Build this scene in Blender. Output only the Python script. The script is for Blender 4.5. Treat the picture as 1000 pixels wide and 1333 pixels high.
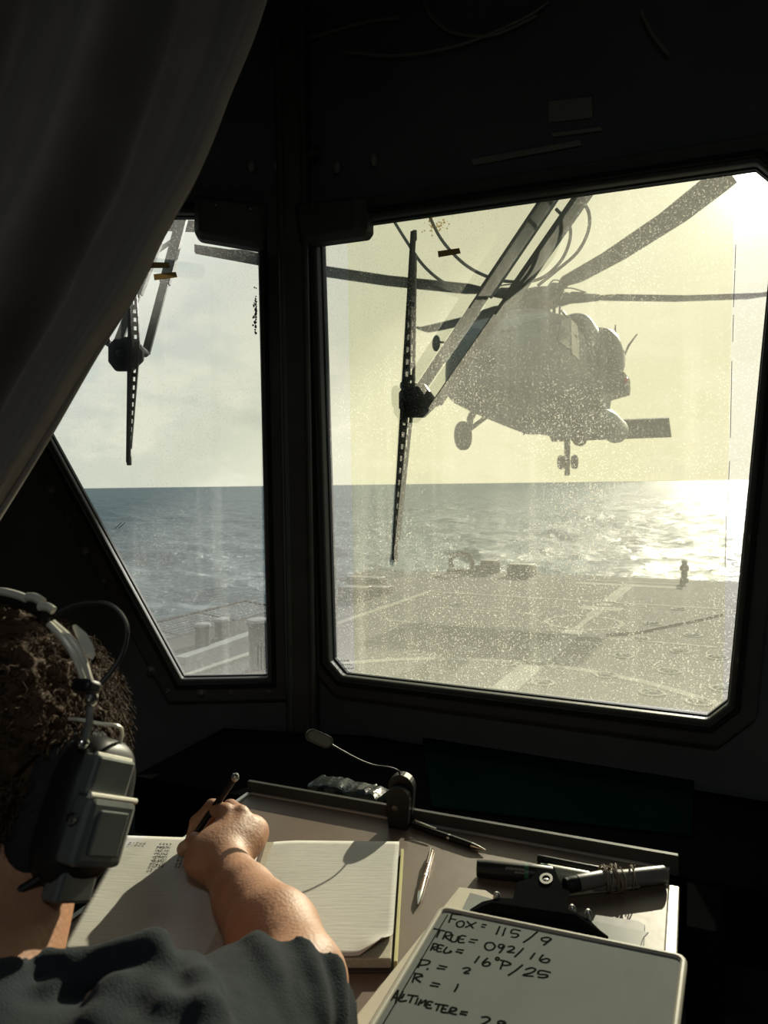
import bpy, bmesh, math, random
import numpy as np
from mathutils import Vector, Matrix, noise
from mathutils.geometry import tessellate_polygon
random.seed(7); rng = np.random.default_rng(7)
for _o in list(bpy.data.objects): bpy.data.objects.remove(_o)
SC = bpy.context.scene; COL = SC.collection
CZ = 1.30                       # camera height above the booth floor
F = 950.0                       # focal length in pixels of the 1000 x 1333 frame

# ------------------------------------------------------------------ camera
PITCH, ROLL = math.atan(36.5 / F), math.radians(0.73)
_cp, _sp = math.cos(PITCH), math.sin(PITCH)
FWD = Vector((0, _cp, -_sp)); _r0 = Vector((1, 0, 0)); _u0 = Vector((0, _sp, _cp))
RGT = _r0 * math.cos(ROLL) - _u0 * math.sin(ROLL); UPV = _u0 * math.cos(ROLL) + _r0 * math.sin(ROLL)
CAM = Vector((0, 0, CZ))
cd = bpy.data.cameras.new('camera'); cam = bpy.data.objects.new('camera', cd); COL.objects.link(cam)
cd.sensor_fit = 'VERTICAL'; cd.sensor_height = 36; cd.lens = 36 * F / 1333; cd.clip_start = 0.02; cd.clip_end = 60000
cam.matrix_world = Matrix(((RGT.x, UPV.x, -FWD.x, 0), (RGT.y, UPV.y, -FWD.y, 0), (RGT.z, UPV.z, -FWD.z, CZ), (0, 0, 0, 1)))
SC.camera = cam
cd.dof.use_dof = True; cd.dof.focus_distance = 1.4; cd.dof.aperture_fstop = 11.0
SC.view_settings.view_transform = 'Standard'; SC.view_settings.look = 'None'
SC.view_settings.gamma = 1; SC.view_settings.use_curve_mapping = False; SC.view_settings.exposure = 0.0
SC.cycles.use_denoising = True
SC.cycles.max_bounces = 8; SC.cycles.transparent_max_bounces = 12; SC.cycles.caustics_reflective = False
SC.cycles.sample_clamp_indirect = 4.0

def ray(px, py): return FWD + RGT * ((px - 500) / F) + UPV * ((666.5 - py) / F)
def P(px, py, Y):                       # point of the view ray at depth Y
    d = ray(px, py); return CAM + d * (Y / d.y)
def WZ(px, py, z):                      # ... on the horizontal plane z (relative to the eye)
    d = ray(px, py); return CAM + d * (z / d.z)
def WP(px, py, p0, n):                  # ... on any plane
    d = ray(px, py); return CAM + d * ((p0 - CAM).dot(n) / d.dot(n))

# ------------------------------------------------------------------ sun and sky
SUN = ray(982, 238).normalized()
sl = bpy.data.lights.new('sun', 'SUN'); sun = bpy.data.objects.new('sun', sl); COL.objects.link(sun)
sl.energy = 8.0; sl.color = (1.0, 0.94, 0.84); sl.angle = math.radians(0.6)
sun.rotation_euler = SUN.to_track_quat('Z', 'Y').to_euler(); sun.location = (6, 12, 8)

class NT:
    def __init__(s, tree): s.t = tree; s.t.nodes.clear()
    def n(s, typ, **kw):
        nd = s.t.nodes.new(typ)
        for k, v in kw.items():
            if k == 'ins':
                for kk, vv in v.items():
                    if isinstance(vv, bpy.types.NodeSocket): s.t.links.new(vv, nd.inputs[kk])
                    else: nd.inputs[kk].default_value = vv
            else: setattr(nd, k, v)
        return nd
    def math(s, op, a, b=0.0, c=0.0, clamp=False):
        nd = s.t.nodes.new('ShaderNodeMath'); nd.operation = op; nd.use_clamp = clamp
        for i, v in enumerate((a, b, c)):
            if isinstance(v, bpy.types.NodeSocket): s.t.links.new(v, nd.inputs[i])
            else: nd.inputs[i].default_value = v
        return nd.outputs[0]
    def ramp(s, v, lo, hi, a=0.0, b=1.0):
        nd = s.t.nodes.new('ShaderNodeMapRange'); nd.interpolation_type = 'SMOOTHSTEP'
        s.t.links.new(v, nd.inputs[0])
        for i, x in enumerate((lo, hi, a, b)): nd.inputs[i + 1].default_value = x
        return nd.outputs[0]
    def mix(s, f, a, b):
        nd = s.t.nodes.new('ShaderNodeMix'); nd.data_type = 'RGBA'
        for i, v in ((0, f), (6, a), (7, b)):
            if isinstance(v, bpy.types.NodeSocket): s.t.links.new(v, nd.inputs[i])
            else: nd.inputs[i].default_value = v if i == 0 else (*v, 1)
        return nd.outputs[2]

W = bpy.data.worlds.new('sky'); SC.world = W; W.use_nodes = True
t = NT(W.node_tree)
geo = t.n('ShaderNodeNewGeometry'); tc = t.n('ShaderNodeTexCoord'); D = tc.outputs['Generated']
dt = t.n('ShaderNodeVectorMath', operation='DOT_PRODUCT', ins={0: D, 1: tuple(SUN)}).outputs['Value']
sep = t.n('ShaderNodeSeparateXYZ', ins={0: D})
up = sep.outputs[2]
near = t.ramp(dt, 0.55, 1.0)
c = t.mix(near, (0.74, 0.77, 0.64), (0.86, 0.82, 0.56))
hz = t.ramp(up, 0.0, 0.32)
c = t.mix(hz, c, t.mix(near, (0.55, 0.66, 0.68), (0.82, 0.80, 0.62)))
c = t.mix(t.ramp(up, 0.4, 1.0), c, (0.25, 0.36, 0.48))
# cloud banks
mp = t.n('ShaderNodeMapping', ins={0: D, 'Scale': (1.0, 1.0, 2.0)})
cn = t.n('ShaderNodeTexNoise', ins={0: mp.outputs[0], 'Scale': 5.5, 'Detail': 7.0, 'Roughness': 0.62})
cmask = t.math('MULTIPLY', t.ramp(cn.outputs[0], 0.45, 0.60), t.ramp(up, 0.5, 0.05))
c = t.mix(t.math('MULTIPLY', cmask, 0.65), c, t.mix(near, (1.0, 0.96, 0.78), (0.95, 0.90, 0.70)))
cn2 = t.n('ShaderNodeTexNoise', ins={0: mp.outputs[0], 'Scale': 8.0, 'Detail': 6.0, 'Roughness': 0.6})
cm2 = t.math('MULTIPLY', t.ramp(cn2.outputs[0], 0.56, 0.72), t.ramp(up, 0.25, 0.03))
c = t.mix(t.math('MULTIPLY', cm2, 0.30), c, (0.46, 0.48, 0.42))
c = t.mix(t.ramp(up, 0.0, -0.02), c, (0.10, 0.13, 0.14))
g1 = t.math('POWER', t.math('MAXIMUM', dt, 0.0), 90.0)
g2 = t.math('POWER', t.math('MAXIMUM', dt, 0.0), 900.0)
g3 = t.math('POWER', t.math('MAXIMUM', dt, 0.0), 9000.0)
gl = t.math('ADD', t.math('ADD', t.math('MULTIPLY', g1, 0.22), t.math('MULTIPLY', g2, 1.3)), t.math('MULTIPLY', g3, 14.0))
glc = t.n('ShaderNodeVectorMath', operation='SCALE', ins={0: (1.0, 0.95, 0.80), 'Scale': gl})
tot = t.n('ShaderNodeVectorMath', operation='ADD', ins={0: c, 1: glc.outputs[0]})
bg = t.n('ShaderNodeBackground', ins={0: tot.outputs[0], 1: 1.0})
t.n('ShaderNodeOutputWorld', ins={0: bg.outputs[0]})

# ------------------------------------------------------------------ materials
def mat(name, col, rough=0.6, metal=0.0, var=0.15, scale=20.0, bump=0.0, bscale=60.0, sheen=0.0, spec=0.5, coat=0.0, sss=0.0):
    m = bpy.data.materials.new(name); m.use_nodes = True; t = NT(m.node_tree)
    tc = t.n('ShaderNodeTexCoord')
    ns = t.n('ShaderNodeTexNoise', ins={0: tc.outputs['Object'], 'Scale': scale, 'Detail': 5.0})
    c = t.mix(ns.outputs[0], tuple(x * (1 - var) for x in col), tuple(min(1, x * (1 + var)) for x in col))
    b = t.n('ShaderNodeBsdfPrincipled', ins={'Base Color': c, 'Roughness': rough, 'Metallic': metal, 'Specular IOR Level': spec, 'Coat Weight': coat})
    if sheen: b.inputs['Sheen Weight'].default_value = sheen
    if sss:
        b.inputs['Subsurface Weight'].default_value = sss; b.inputs['Subsurface Radius'].default_value = (0.012, 0.004, 0.002)
        b.inputs['Subsurface Scale'].default_value = 0.6
    if bump:
        n2 = t.n('ShaderNodeTexNoise', ins={0: tc.outputs['Object'], 'Scale': bscale, 'Detail': 4.0})
        bp = t.n('ShaderNodeBump', ins={'Height': n2.outputs[0], 'Strength': bump, 'Distance': 0.002})
        t.t.links.new(bp.outputs[0], b.inputs['Normal'])
    t.n('ShaderNodeOutputMaterial', ins={0: b.outputs[0]})
    return m
M = {}
M['paint'] = mat('dark booth paint', (0.075, 0.082, 0.080), 0.75, spec=0.15, var=0.3, scale=6, bump=0.3, bscale=90)
M['frame'] = mat('dark window frame paint', (0.055, 0.055, 0.047), 0.55, var=0.35, scale=14, bump=0.2, spec=0.15)
M['bolt'] = mat('worn bolt steel', (0.10, 0.10, 0.09), 0.4, 0.7)
M['black'] = mat('black plastic', (0.010, 0.010, 0.010), 0.45, var=0.2, spec=0.3)
M['clipblack'] = mat('matt black clip steel', (0.008, 0.009, 0.009), 0.8, var=0.2, spec=0.0)
M['blacksoft'] = mat('black foam', (0.008, 0.008, 0.008), 0.85, var=0.3, bump=0.4, bscale=300)
M['rubber'] = mat('rubber', (0.014, 0.014, 0.013), 0.8, spec=0.1)
M['steel'] = mat('polished steel', (0.62, 0.61, 0.57), 0.22, 1.0, var=0.05)
M['satin'] = mat('satin metal', (0.36, 0.37, 0.34), 0.36, 0.75, var=0.15)
M['alu'] = mat('aluminium edge', (0.62, 0.60, 0.54), 0.35, 0.6, var=0.08)
M['rear'] = mat('grey rear bulkhead paint', (0.34, 0.35, 0.33), 0.6, var=0.1, scale=3)
M['deskm'] = mat('brown desk laminate', (0.135, 0.092, 0.062), 0.48, var=0.25, scale=9, bump=0.1)
M['ledge'] = mat('black counter', (0.005, 0.0055, 0.005), 0.9, var=0.3, spec=0.0)
M['green'] = mat('dark green painted reflection', (0.0025, 0.012, 0.010), 0.9, var=0.5, scale=6, spec=0.0)
M['cover'] = mat('dark book cover', (0.03, 0.022, 0.016), 0.6)
M['yellow'] = mat('yellowed cover edge', (0.52, 0.47, 0.20), 0.7)
M['ink'] = mat('dark ink', (0.018, 0.020, 0.028), 0.9, var=0.1, spec=0.0)
M['marker'] = mat('dry marker ink', (0.010, 0.012, 0.010), 0.9, var=0.3, spec=0.0)
M['wood'] = mat('beige clipboard paper', (0.50, 0.45, 0.35), 0.75, var=0.10, scale=30, bump=0.15)
M['board'] = mat('grey whiteboard', (0.145, 0.158, 0.152), 0.8, spec=0.05, var=0.10, scale=10)
M['bframe'] = mat('pale plastic board frame', (0.36, 0.34, 0.28), 0.5, var=0.08, spec=0.3)
M['clear'] = mat('grey translucent sheet', (0.22, 0.23, 0.22), 0.25, var=0.1)
M['skin'] = mat('skin', (0.41, 0.205, 0.115), 0.55, var=0.22, scale=40, bump=0.35, bscale=260, sss=0.06)
M['nail'] = mat('fingernail', (0.50, 0.27, 0.19), 0.3)
M['hair'] = mat('dark brown hair', (0.060, 0.036, 0.020), 0.75, var=0.5, scale=30, spec=0.15)
M['hplate'] = mat('brushed headset plate', (0.15, 0.165, 0.155), 0.35, 0.4, var=0.3, scale=50)
M['band'] = mat('pale sprung metal', (0.78, 0.75, 0.64), 0.35, 0.25, var=0.05)
M['shirt'] = mat('charcoal blue t-shirt', (0.020, 0.026, 0.030), 0.95, var=0.2, scale=60, bump=0.5, bscale=700, sheen=0.05, spec=0.1)
M['curtain'] = mat('dark brown curtain cloth', (0.20, 0.175, 0.158), 0.9, var=0.22, scale=18, bump=0.25, bscale=500, sheen=0.2)
M['wiper'] = mat('black wiper metal', (0.018, 0.018, 0.016), 0.5)
M['arm'] = mat('grey wiper arm paint', (0.19, 0.20, 0.185), 0.5, var=0.25, scale=40)
M['hose'] = mat('grey washer hose', (0.16, 0.17, 0.15), 0.6)
M['tape'] = mat('brown adhesive tape', (0.35, 0.28, 0.16), 0.7, var=0.2)
M['plastic_bag'] = mat('crinkled black plastic', (0.025, 0.032, 0.030), 0.28, var=0.4, bump=1.0, bscale=60)
M['twine'] = mat('brown twine', (0.20, 0.16, 0.11), 0.8)
M['mk_green'] = mat('green marker band', (0.02, 0.10, 0.045), 0.4)
M['mk_white'] = mat('cream marker barrel', (0.38, 0.38, 0.27), 0.4)
M['mk_grey'] = mat('grey plastic barrel', (0.15, 0.14, 0.125), 0.4)
M['lamp_white'] = mat('frosted diffuser', (0.12, 0.125, 0.10), 0.4)
M['copper'] = mat('brown lacquer pen barrel', (0.22, 0.15, 0.11), 0.25, 0.6)
M['helo'] = mat('haze grey helicopter paint', (0.085, 0.090, 0.082), 0.55, var=0.18, scale=2.2)
M['helo_dark'] = mat('dark grey rotor paint', (0.035, 0.037, 0.033), 0.5, var=0.2)
M['helo_belly'] = mat('pale belly paint', (0.20, 0.20, 0.16), 0.5)
M['helo_glass'] = mat('dark canopy glazing', (0.05, 0.055, 0.055), 0.12)
M['tyre'] = mat('tyre rubber', (0.02, 0.02, 0.018), 0.8)
M['red'] = mat('red lens', (0.55, 0.03, 0.03), 0.3)
M['deck'] = mat('non-skid deck', (0.040, 0.042, 0.040), 0.9, var=0.35, scale=0.6, spec=0.08)
M['mark'] = mat('worn white deck paint', (0.20, 0.20, 0.165), 0.9, spec=0.1, var=0.45, scale=1.4)
M['fit'] = mat('deck fitting grey', (0.035, 0.037, 0.035), 0.85, spec=0.1)
M['fit_top'] = mat('pale worn fitting top', (0.20, 0.205, 0.19), 0.85, spec=0.1)
M['plate'] = mat('faded label plate', (0.15, 0.145, 0.12), 0.5)
M['smudge'] = mat('dried glue residue', (0.55, 0.42, 0.20), 0.8)
M['crack'] = mat('dark hairline', (0.02, 0.02, 0.02), 0.8)

def see_through(name, col, f):
    m = bpy.data.materials.new(name); m.use_nodes = True; t = NT(m.node_tree)
    a = t.n('ShaderNodeBsdfDiffuse', ins={0: (*col, 1)}); b = t.n('ShaderNodeBsdfTranslucent', ins={0: (*col, 1)}); tr = t.n('ShaderNodeBsdfTransparent', ins={0: (*col, 1)})
    x = t.n('ShaderNodeMixShader', ins={0: 0.6, 1: a.outputs[0], 2: b.outputs[0]}); y = t.n('ShaderNodeMixShader', ins={0: f, 1: x.outputs[0], 2: tr.outputs[0]})
    t.n('ShaderNodeOutputMaterial', ins={0: y.outputs[0]}); return m
M['tape'] = see_through('brown adhesive tape', (0.34, 0.27, 0.15), 0.10)
M['smudge'] = see_through('dried glue residue', (0.85, 0.68, 0.40), 0.55)
def paper_mat():
    m = bpy.data.materials.new('ruled log paper'); m.use_nodes = True; t = NT(m.node_tree)
    tc = t.n('ShaderNodeTexCoord'); s = t.n('ShaderNodeSeparateXYZ', ins={0: tc.outputs['UV']})
    w = t.math('FRACT', t.math('MULTIPLY', s.outputs[1], 31.0))
    l = t.ramp(t.math('ABSOLUTE', t.math('SUBTRACT', w, 0.5)), 0.10, 0.0)
    ns = t.n('ShaderNodeTexNoise', ins={0: tc.outputs['Object'], 'Scale': 14.0, 'Detail': 4.0})
    c = t.mix(ns.outputs[0], (0.49, 0.48, 0.43), (0.59, 0.58, 0.53))
    c = t.mix(t.math('MULTIPLY', l, 0.28), c, (0.26, 0.29, 0.33))
    mpp = t.n('ShaderNodeMapping', ins={0: tc.outputs['UV'], 'Scale': (5.0, 60.0, 1.0)})
    n2 = t.n('ShaderNodeTexNoise', ins={0: mpp.outputs[0], 'Scale': 1.0, 'Detail': 3.0})
    bp = t.n('ShaderNodeBump', ins={'Height': n2.outputs[0], 'Strength': 0.2, 'Distance': 0.002})
    b = t.n('ShaderNodeBsdfPrincipled', ins={'Base Color': c, 'Roughness': 0.8, 'Normal': bp.outputs[0], 'Specular IOR Level': 0.2})
    t.n('ShaderNodeOutputMaterial', ins={0: b.outputs[0]}); return m
M['paper'] = paper_mat()
M['pages'] = mat('stacked page edges', (0.42, 0.38, 0.29), 0.8, var=0.35, scale=260)

def glass_mat(name, base, speck, low, tint, zlo, zhi, clean=None):
    """a salted, dusty pane: clear glass with a film of salt that scatters the light falling on it"""
    m = bpy.data.materials.new(name); m.use_nodes = True; t = NT(m.node_tree)
    tc = t.n('ShaderNodeTexCoord'); ob = tc.outputs['Object']
    n1 = t.n('ShaderNodeTexNoise', ins={0: ob, 'Scale': 330.0, 'Detail': 2.0, 'Roughness': 0.7})
    n2 = t.n('ShaderNodeTexNoise', ins={0: ob, 'Scale': 4.0, 'Detail': 5.0})
    n3 = t.n('ShaderNodeTexVoronoi', ins={0: ob, 'Scale': 240.0})
    mp = t.n('ShaderNodeMapping', ins={0: ob, 'Scale': (26.0, 26.0, 1.2)})
    n4 = t.n('ShaderNodeTexNoise', ins={0: mp.outputs[0], 'Scale': 1.0, 'Detail': 3.0})
    z = t.n('ShaderNodeSeparateXYZ', ins={0: ob}).outputs[2]
    patch = t.ramp(n2.outputs[0], 0.36, 0.62)
    sp = t.math('MULTIPLY', t.ramp(n1.outputs[0], 0.53, 0.70), speck)
    sp = t.math('MULTIPLY', sp, t.math('ADD', 0.35, patch))
    dots = t.math('MULTIPLY', t.ramp(n3.outputs['Distance'], 0.17, 0.08), speck * 1.6)
    dots = t.math('MULTIPLY', dots, patch)
    gr = t.math('MULTIPLY', t.ramp(z, zhi, zlo), low)
    run = t.math('MULTIPLY', t.ramp(n4.outputs[0], 0.5, 0.75), 0.05)
    d = t.math('ADD', t.math('ADD', t.math('ADD', sp, dots), t.math('ADD', gr, run)), base)
    d = t.math('MINIMUM', d, 0.8)
    trn = t.n('ShaderNodeBsdfTransparent', ins={0: (*tint, 1)})
    tl = t.n('ShaderNodeBsdfTranslucent', ins={0: (0.82, 0.82, 0.76, 1)})
    mx = t.n('ShaderNodeMixShader', ins={0: d, 1: trn.outputs[0], 2: tl.outputs[0]})
    t.n('ShaderNodeOutputMaterial', ins={0: mx.outputs[0]}); return m
def film_mat():
    m = bpy.data.materials.new('amber sun film'); m.use_nodes = True; t = NT(m.node_tree)
    trn = t.n('ShaderNodeBsdfTransparent', ins={0: (0.96, 0.95, 0.80, 1)})
    t.n('ShaderNodeOutputMaterial', ins={0: trn.outputs[0]}); return m

def sea_mat():
    m = bpy.data.materials.new('sea water'); m.use_nodes = True; t = NT(m.node_tree)
    g = t.n('ShaderNodeNewGeometry'); ob = g.outputs['Position']
    mp = t.n('ShaderNodeMapping', ins={0: ob, 'Scale': (0.5, 0.8, 1.0)})
    n1 = t.n('ShaderNodeTexNoise', ins={0: mp.outputs[0], 'Scale': 1.0, 'Detail': 8.0, 'Roughness': 0.62, 'Distortion': 0.5})
    n2 = t.n('ShaderNodeTexNoise', ins={0: mp.outputs[0], 'Scale': 0.09, 'Detail': 6.0, 'Roughness': 0.6})
    h = t.math('ADD', t.math('MULTIPLY', n1.outputs[0], 0.8), t.math('MULTIPLY', n2.outputs[0], 3.5))
    bp = t.n('ShaderNodeBump', ins={'Height': h, 'Strength': 1.0, 'Distance': 1.0})
    c = t.mix(n2.outputs[0], (0.050, 0.080, 0.092), (0.110, 0.145, 0.155))
    df = t.n('ShaderNodeBsdfDiffuse', ins={0: c, 'Normal': bp.outputs[0]}); gs = t.n('ShaderNodeBsdfGlossy', ins={'Roughness': 0.26, 'Normal': bp.outputs[0]})
    mx = t.n('ShaderNodeMixShader', ins={0: 0.075, 1: df.outputs[0], 2: gs.outputs[0]})
    t.n('ShaderNodeOutputMaterial', ins={0: mx.outputs[0]}); return m
M['sea'] = sea_mat()

# ------------------------------------------------------------------ mesh builder
def frame_of(d):
    d = Vector(d).normalized(); a = Vector((0, 0, 1)) if abs(d.z) < 0.9 else Vector((1, 0, 0))
    x = a.cross(d).normalized(); return x, d.cross(x)
class MB:
    def __init__(s): s.v = []; s.f = []; s.uv = {}
    def add(s, vs, fs):
        o = len(s.v); s.v += [tuple(v) for v in vs]; s.f += [tuple(i + o for i in f) for f in fs]; return s
    def box(s, c, size, rot=None):
        R = rot or Matrix.Identity(3); c = Vector(c); h = Vector(size) / 2
        vs = [c + R @ Vector((x * h.x, y * h.y, z * h.z)) for x in (-1, 1) for y in (-1, 1) for z in (-1, 1)]
        return s.add(vs, [(0, 1, 3, 2), (4, 6, 7, 5), (0, 4, 5, 1), (2, 3, 7, 6), (0, 2, 6, 4), (1, 5, 7, 3)])
    def tube(s, pts, r, n=10, flat=None, closed=False, caps=True):
        pts = [Vector(p) for p in pts]; m = len(pts)
        rr = r if isinstance(r, (list, tuple)) else [r] * m
        vs = []; x = None
        for i in range(m):
            if closed: d = pts[(i + 1) % m] - pts[i - 1]
            else: d = pts[min(i + 1, m - 1)] - pts[max(i - 1, 0)]
            d.normalize()
            if x is None: x, y = frame_of(d)
            else:
                x = (x - d * x.dot(d)); x = x.normalized() if x.length > 1e-6 else frame_of(d)[0]; y = d.cross(x)
            if flat is not None:      # flat = (axis, factor): squash along an axis
                ax, k = flat
            for j in range(n):
                a = 2 * math.pi * j / n; o = (x * math.cos(a) + y * math.sin(a)) * rr[i]
                if flat is not None: o = o - Vector(ax) * (o.dot(Vector(ax)) * (1 - k))
                vs.append(pts[i] + o)
        fs = [(i * n + j, i * n + (j + 1) % n, ((i + 1) % m) * n + (j + 1) % n, ((i + 1) % m) * n + j) for i in range(m if closed else m - 1) for j in range(n)]
        if caps and not closed: fs += [tuple(range(n - 1, -1, -1)), tuple((m - 1) * n + j for j in range(n))]
        return s.add(vs, fs)
    def lathe(s, o, axis, prof, n=20, sx=1.0):   # prof: (distance along the axis, radius)
        o = Vector(o); d = Vector(axis).normalized(); x, y = frame_of(d); vs = []; m = len(prof)
        for (h, r) in prof:
            for j in range(n):
                a = 2 * math.pi * j / n; vs.append(o + d * h + x * (math.cos(a) * r * sx) + y * (math.sin(a) * r))
        fs = [(i * n + j, i * n + (j + 1) % n, (i + 1) * n + (j + 1) % n, (i + 1) * n + j) for i in range(m - 1) for j in range(n)]
        fs += [tuple(range(n - 1, -1, -1)), tuple((m - 1) * n + j for j in range(n))]
        return s.add(vs, fs)
    def prism(s, pts, off):           # polygon and its copy moved by off
        pts = [Vector(p) for p in pts]; n = len(pts); off = Vector(off)
        tri = tessellate_polygon([pts])
        vs = pts + [p + off for p in pts]
        fs = [tuple(tr) for tr in tri] + [tuple(i + n for i in reversed(tr)) for tr in tri]
        fs += [(i, (i + 1) % n, (i + 1) % n + n, i + n) for i in range(n)]
        return s.add(vs, fs)
    def ring(s, inner, outer, off, off_in=None):     # plate with a hole
        n = len(inner); off = Vector(off)
        oi = Vector(off_in) if off_in is not None else off
        vs = [Vector(p) for p in inner] + [Vector(p) for p in outer] + [Vector(p) + oi for p in inner] + [Vector(p) + off for p in outer]
        fs = []
        for i in range(n):
            j = (i + 1) % n
            fs += [(i, j, n + j, n + i), (2 * n + i, 3 * n + i, 3 * n + j, 2 * n + j), (i, 2 * n + i, 2 * n + j, j), (n + i, n + j, 3 * n + j, 3 * n + i)]
        return s.add(vs, fs)
    def ell(s, c, r, rot=None, n=20, m=12, pw=1.0):
        R = rot or Matrix.Identity(3); c = Vector(c); vs = []; 
        sg = lambda v: math.copysign(abs(v) ** pw, v)
        for i in range(m + 1):
            th = math.pi * i / m
            for j in range(n):
                a = 2 * math.pi * j / n
                vs.append(c + R @ Vector((r[0] * sg(math.sin(th)) * sg(math.cos(a)), r[1] * sg(math.sin(th)) * sg(math.sin(a)), r[2] * sg(math.cos(th)))))
        fs = [(i * n + j, i * n + (j + 1) % n, (i + 1) * n + (j + 1) % n, (i + 1) * n + j) for i in range(m) for j in range(n)]
        return s.add(vs, fs)
    def loft(s, rings, caps=True):
        n = len(rings[0]); vs = [p for r in rings for p in r]; m = len(rings)
        fs = [(i * n + j, i * n + (j + 1) % n, (i + 1) * n + (j + 1) % n, (i + 1) * n + j) for i in range(m - 1) for j in range(n)]
        if caps: fs += [tuple(range(n - 1, -1, -1)), tuple((m - 1) * n + j for j in range(n))]
        return s.add(vs, fs)
    def build(s, name, m, parent=None, smooth=True, bevel=0.0, xf=None, seg=2, autos=35):
        me = bpy.data.meshes.new(name)
        vs = [Vector(v) for v in s.v]
        if xf is not None: vs = [xf @ v for v in vs]
        off = parent['_o'] if parent is not None and '_o' in parent.keys() else None
        if off is not None: vs = [v - Vector(off) for v in vs]
        me.from_pydata([tuple(v) for v in vs], [], s.f); me.update()
        bm = bmesh.new(); bm.from_mesh(me); bmesh.ops.remove_doubles(bm, verts=bm.verts, dist=1e-7)
        bmesh.ops.recalc_face_normals(bm, faces=bm.faces); bm.to_mesh(me); bm.free()
        if smooth:
            me.polygons.foreach_set('use_smooth', [True] * len(me.polygons))
            me.set_sharp_from_angle(angle=math.radians(autos))
        o = bpy.data.objects.new(name, me); COL.objects.link(o)
        if parent is not None: o.parent = parent
        if parent is not None and off is not None: o['_o'] = tuple(off)
        if m is not None: me.materials.append(M[m] if isinstance(m, str) else m)
        if bevel:
            b = o.modifiers.new('b', 'BEVEL'); b.width = bevel; b.segments = seg; b.limit_method = 'ANGLE'; b.angle_limit = math.radians(40)
        return o
def tag(o, label=None, cat=None, group=None, kind=None):
    if label: o['label'] = label
    if cat: o['category'] = cat
    if group: o['group'] = group
    if kind: o['kind'] = kind
    return o
def thing(name, loc, label=None, cat=None, group=None, kind=None):
    o = bpy.data.objects.new(name, None); COL.objects.link(o); o.location = loc; o.empty_display_size = 0.05
    o['_o'] = tuple(loc); return tag(o, label, cat, group, kind)
def crv(pts, n=8):                      # Catmull-Rom through points
    pts = [Vector(p) for p in pts]; q = [pts[0] * 2 - pts[1]] + pts + [pts[-1] * 2 - pts[-2]]; out = []
    for i in range(1, len(q) - 2):
        for k in range(n):
            u = k / n
            out.append(0.5 * ((2 * q[i]) + (q[i + 1] - q[i - 1]) * u + (2 * q[i - 1] - 5 * q[i] + 4 * q[i + 1] - q[i + 2]) * u * u + (3 * q[i] - q[i - 1] - 3 * q[i + 1] + q[i + 2]) * u ** 3))
    return out + [pts[-1]]
def lerp(a, b, u): return a + (b - a) * u
def rotz(a): return Matrix.Rotation(a, 3, 'Z')
def basis(x, y, z): return Matrix((x, y, z)).transposed()

# ------------------------------------------------------------------ the ship: axes
TH = math.radians(27)
A_ = Vector((math.cos(TH), -math.sin(TH), 0)); B_ = Vector((math.sin(TH), math.cos(TH), 0))
UZ = Vector((0, 0, 1))
H = 3.2; ZD = CZ - H; ZSEA = CZ - 10.0
def UV_(u, v, z): return A_ * u + B_ * v + UZ * z

# ------------------------------------------------------------------ sea
def sea():
    na, nr = 420, 520
    ang = np.linspace(math.radians(-62), math.radians(75), na)
    r = 14 * (14000 / 14) ** (np.linspace(0, 1, nr) ** 1.15)
    R, A = np.meshgrid(r, ang, indexing='ij'); X = R * np.sin(A); Y = R * np.cos(A)
    Z = np.zeros_like(X); rs = np.random.default_rng(3)
    for k in range(46):
        L = 2.2 * (30 / 2.2) ** rs.random(); th = math.radians(70) + rs.normal() * 0.75
        amp = 0.0125 * L ** 0.85; ph = rs.random() * 6.28
        w = np.clip(L * 26 / R, 0, 1) ** 1.0                       # long waves live farther out
        arg = 2 * math.pi / L * (X * math.cos(th) + Y * math.sin(th)) + ph
        Z += amp * (1 - np.abs(np.sin(arg / 2)) * 2 + 0.27) * w * 0.8
    V = np.stack([X, Y, Z + ZSEA], -1).reshape(-1, 3)
    idx = np.arange(nr * na).reshape(nr, na)
    Q = np.stack([idx[:-1, :-1], idx[:-1, 1:], idx[1:, 1:], idx[1:, :-1]], -1).reshape(-1, 4)
    me = bpy.data.meshes.new('sea'); me.from_pydata(V.tolist(), [], Q[:, ::-1].tolist())
    me.polygons.foreach_set('use_smooth', [True] * len(me.polygons)); me.materials.append(M['sea'])
    o = bpy.data.objects.new('sea', me); COL.objects.link(o); o['kind'] = 'structure'; o['label'] = 'choppy grey blue sea reaching to the horizon'
sea()

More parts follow.
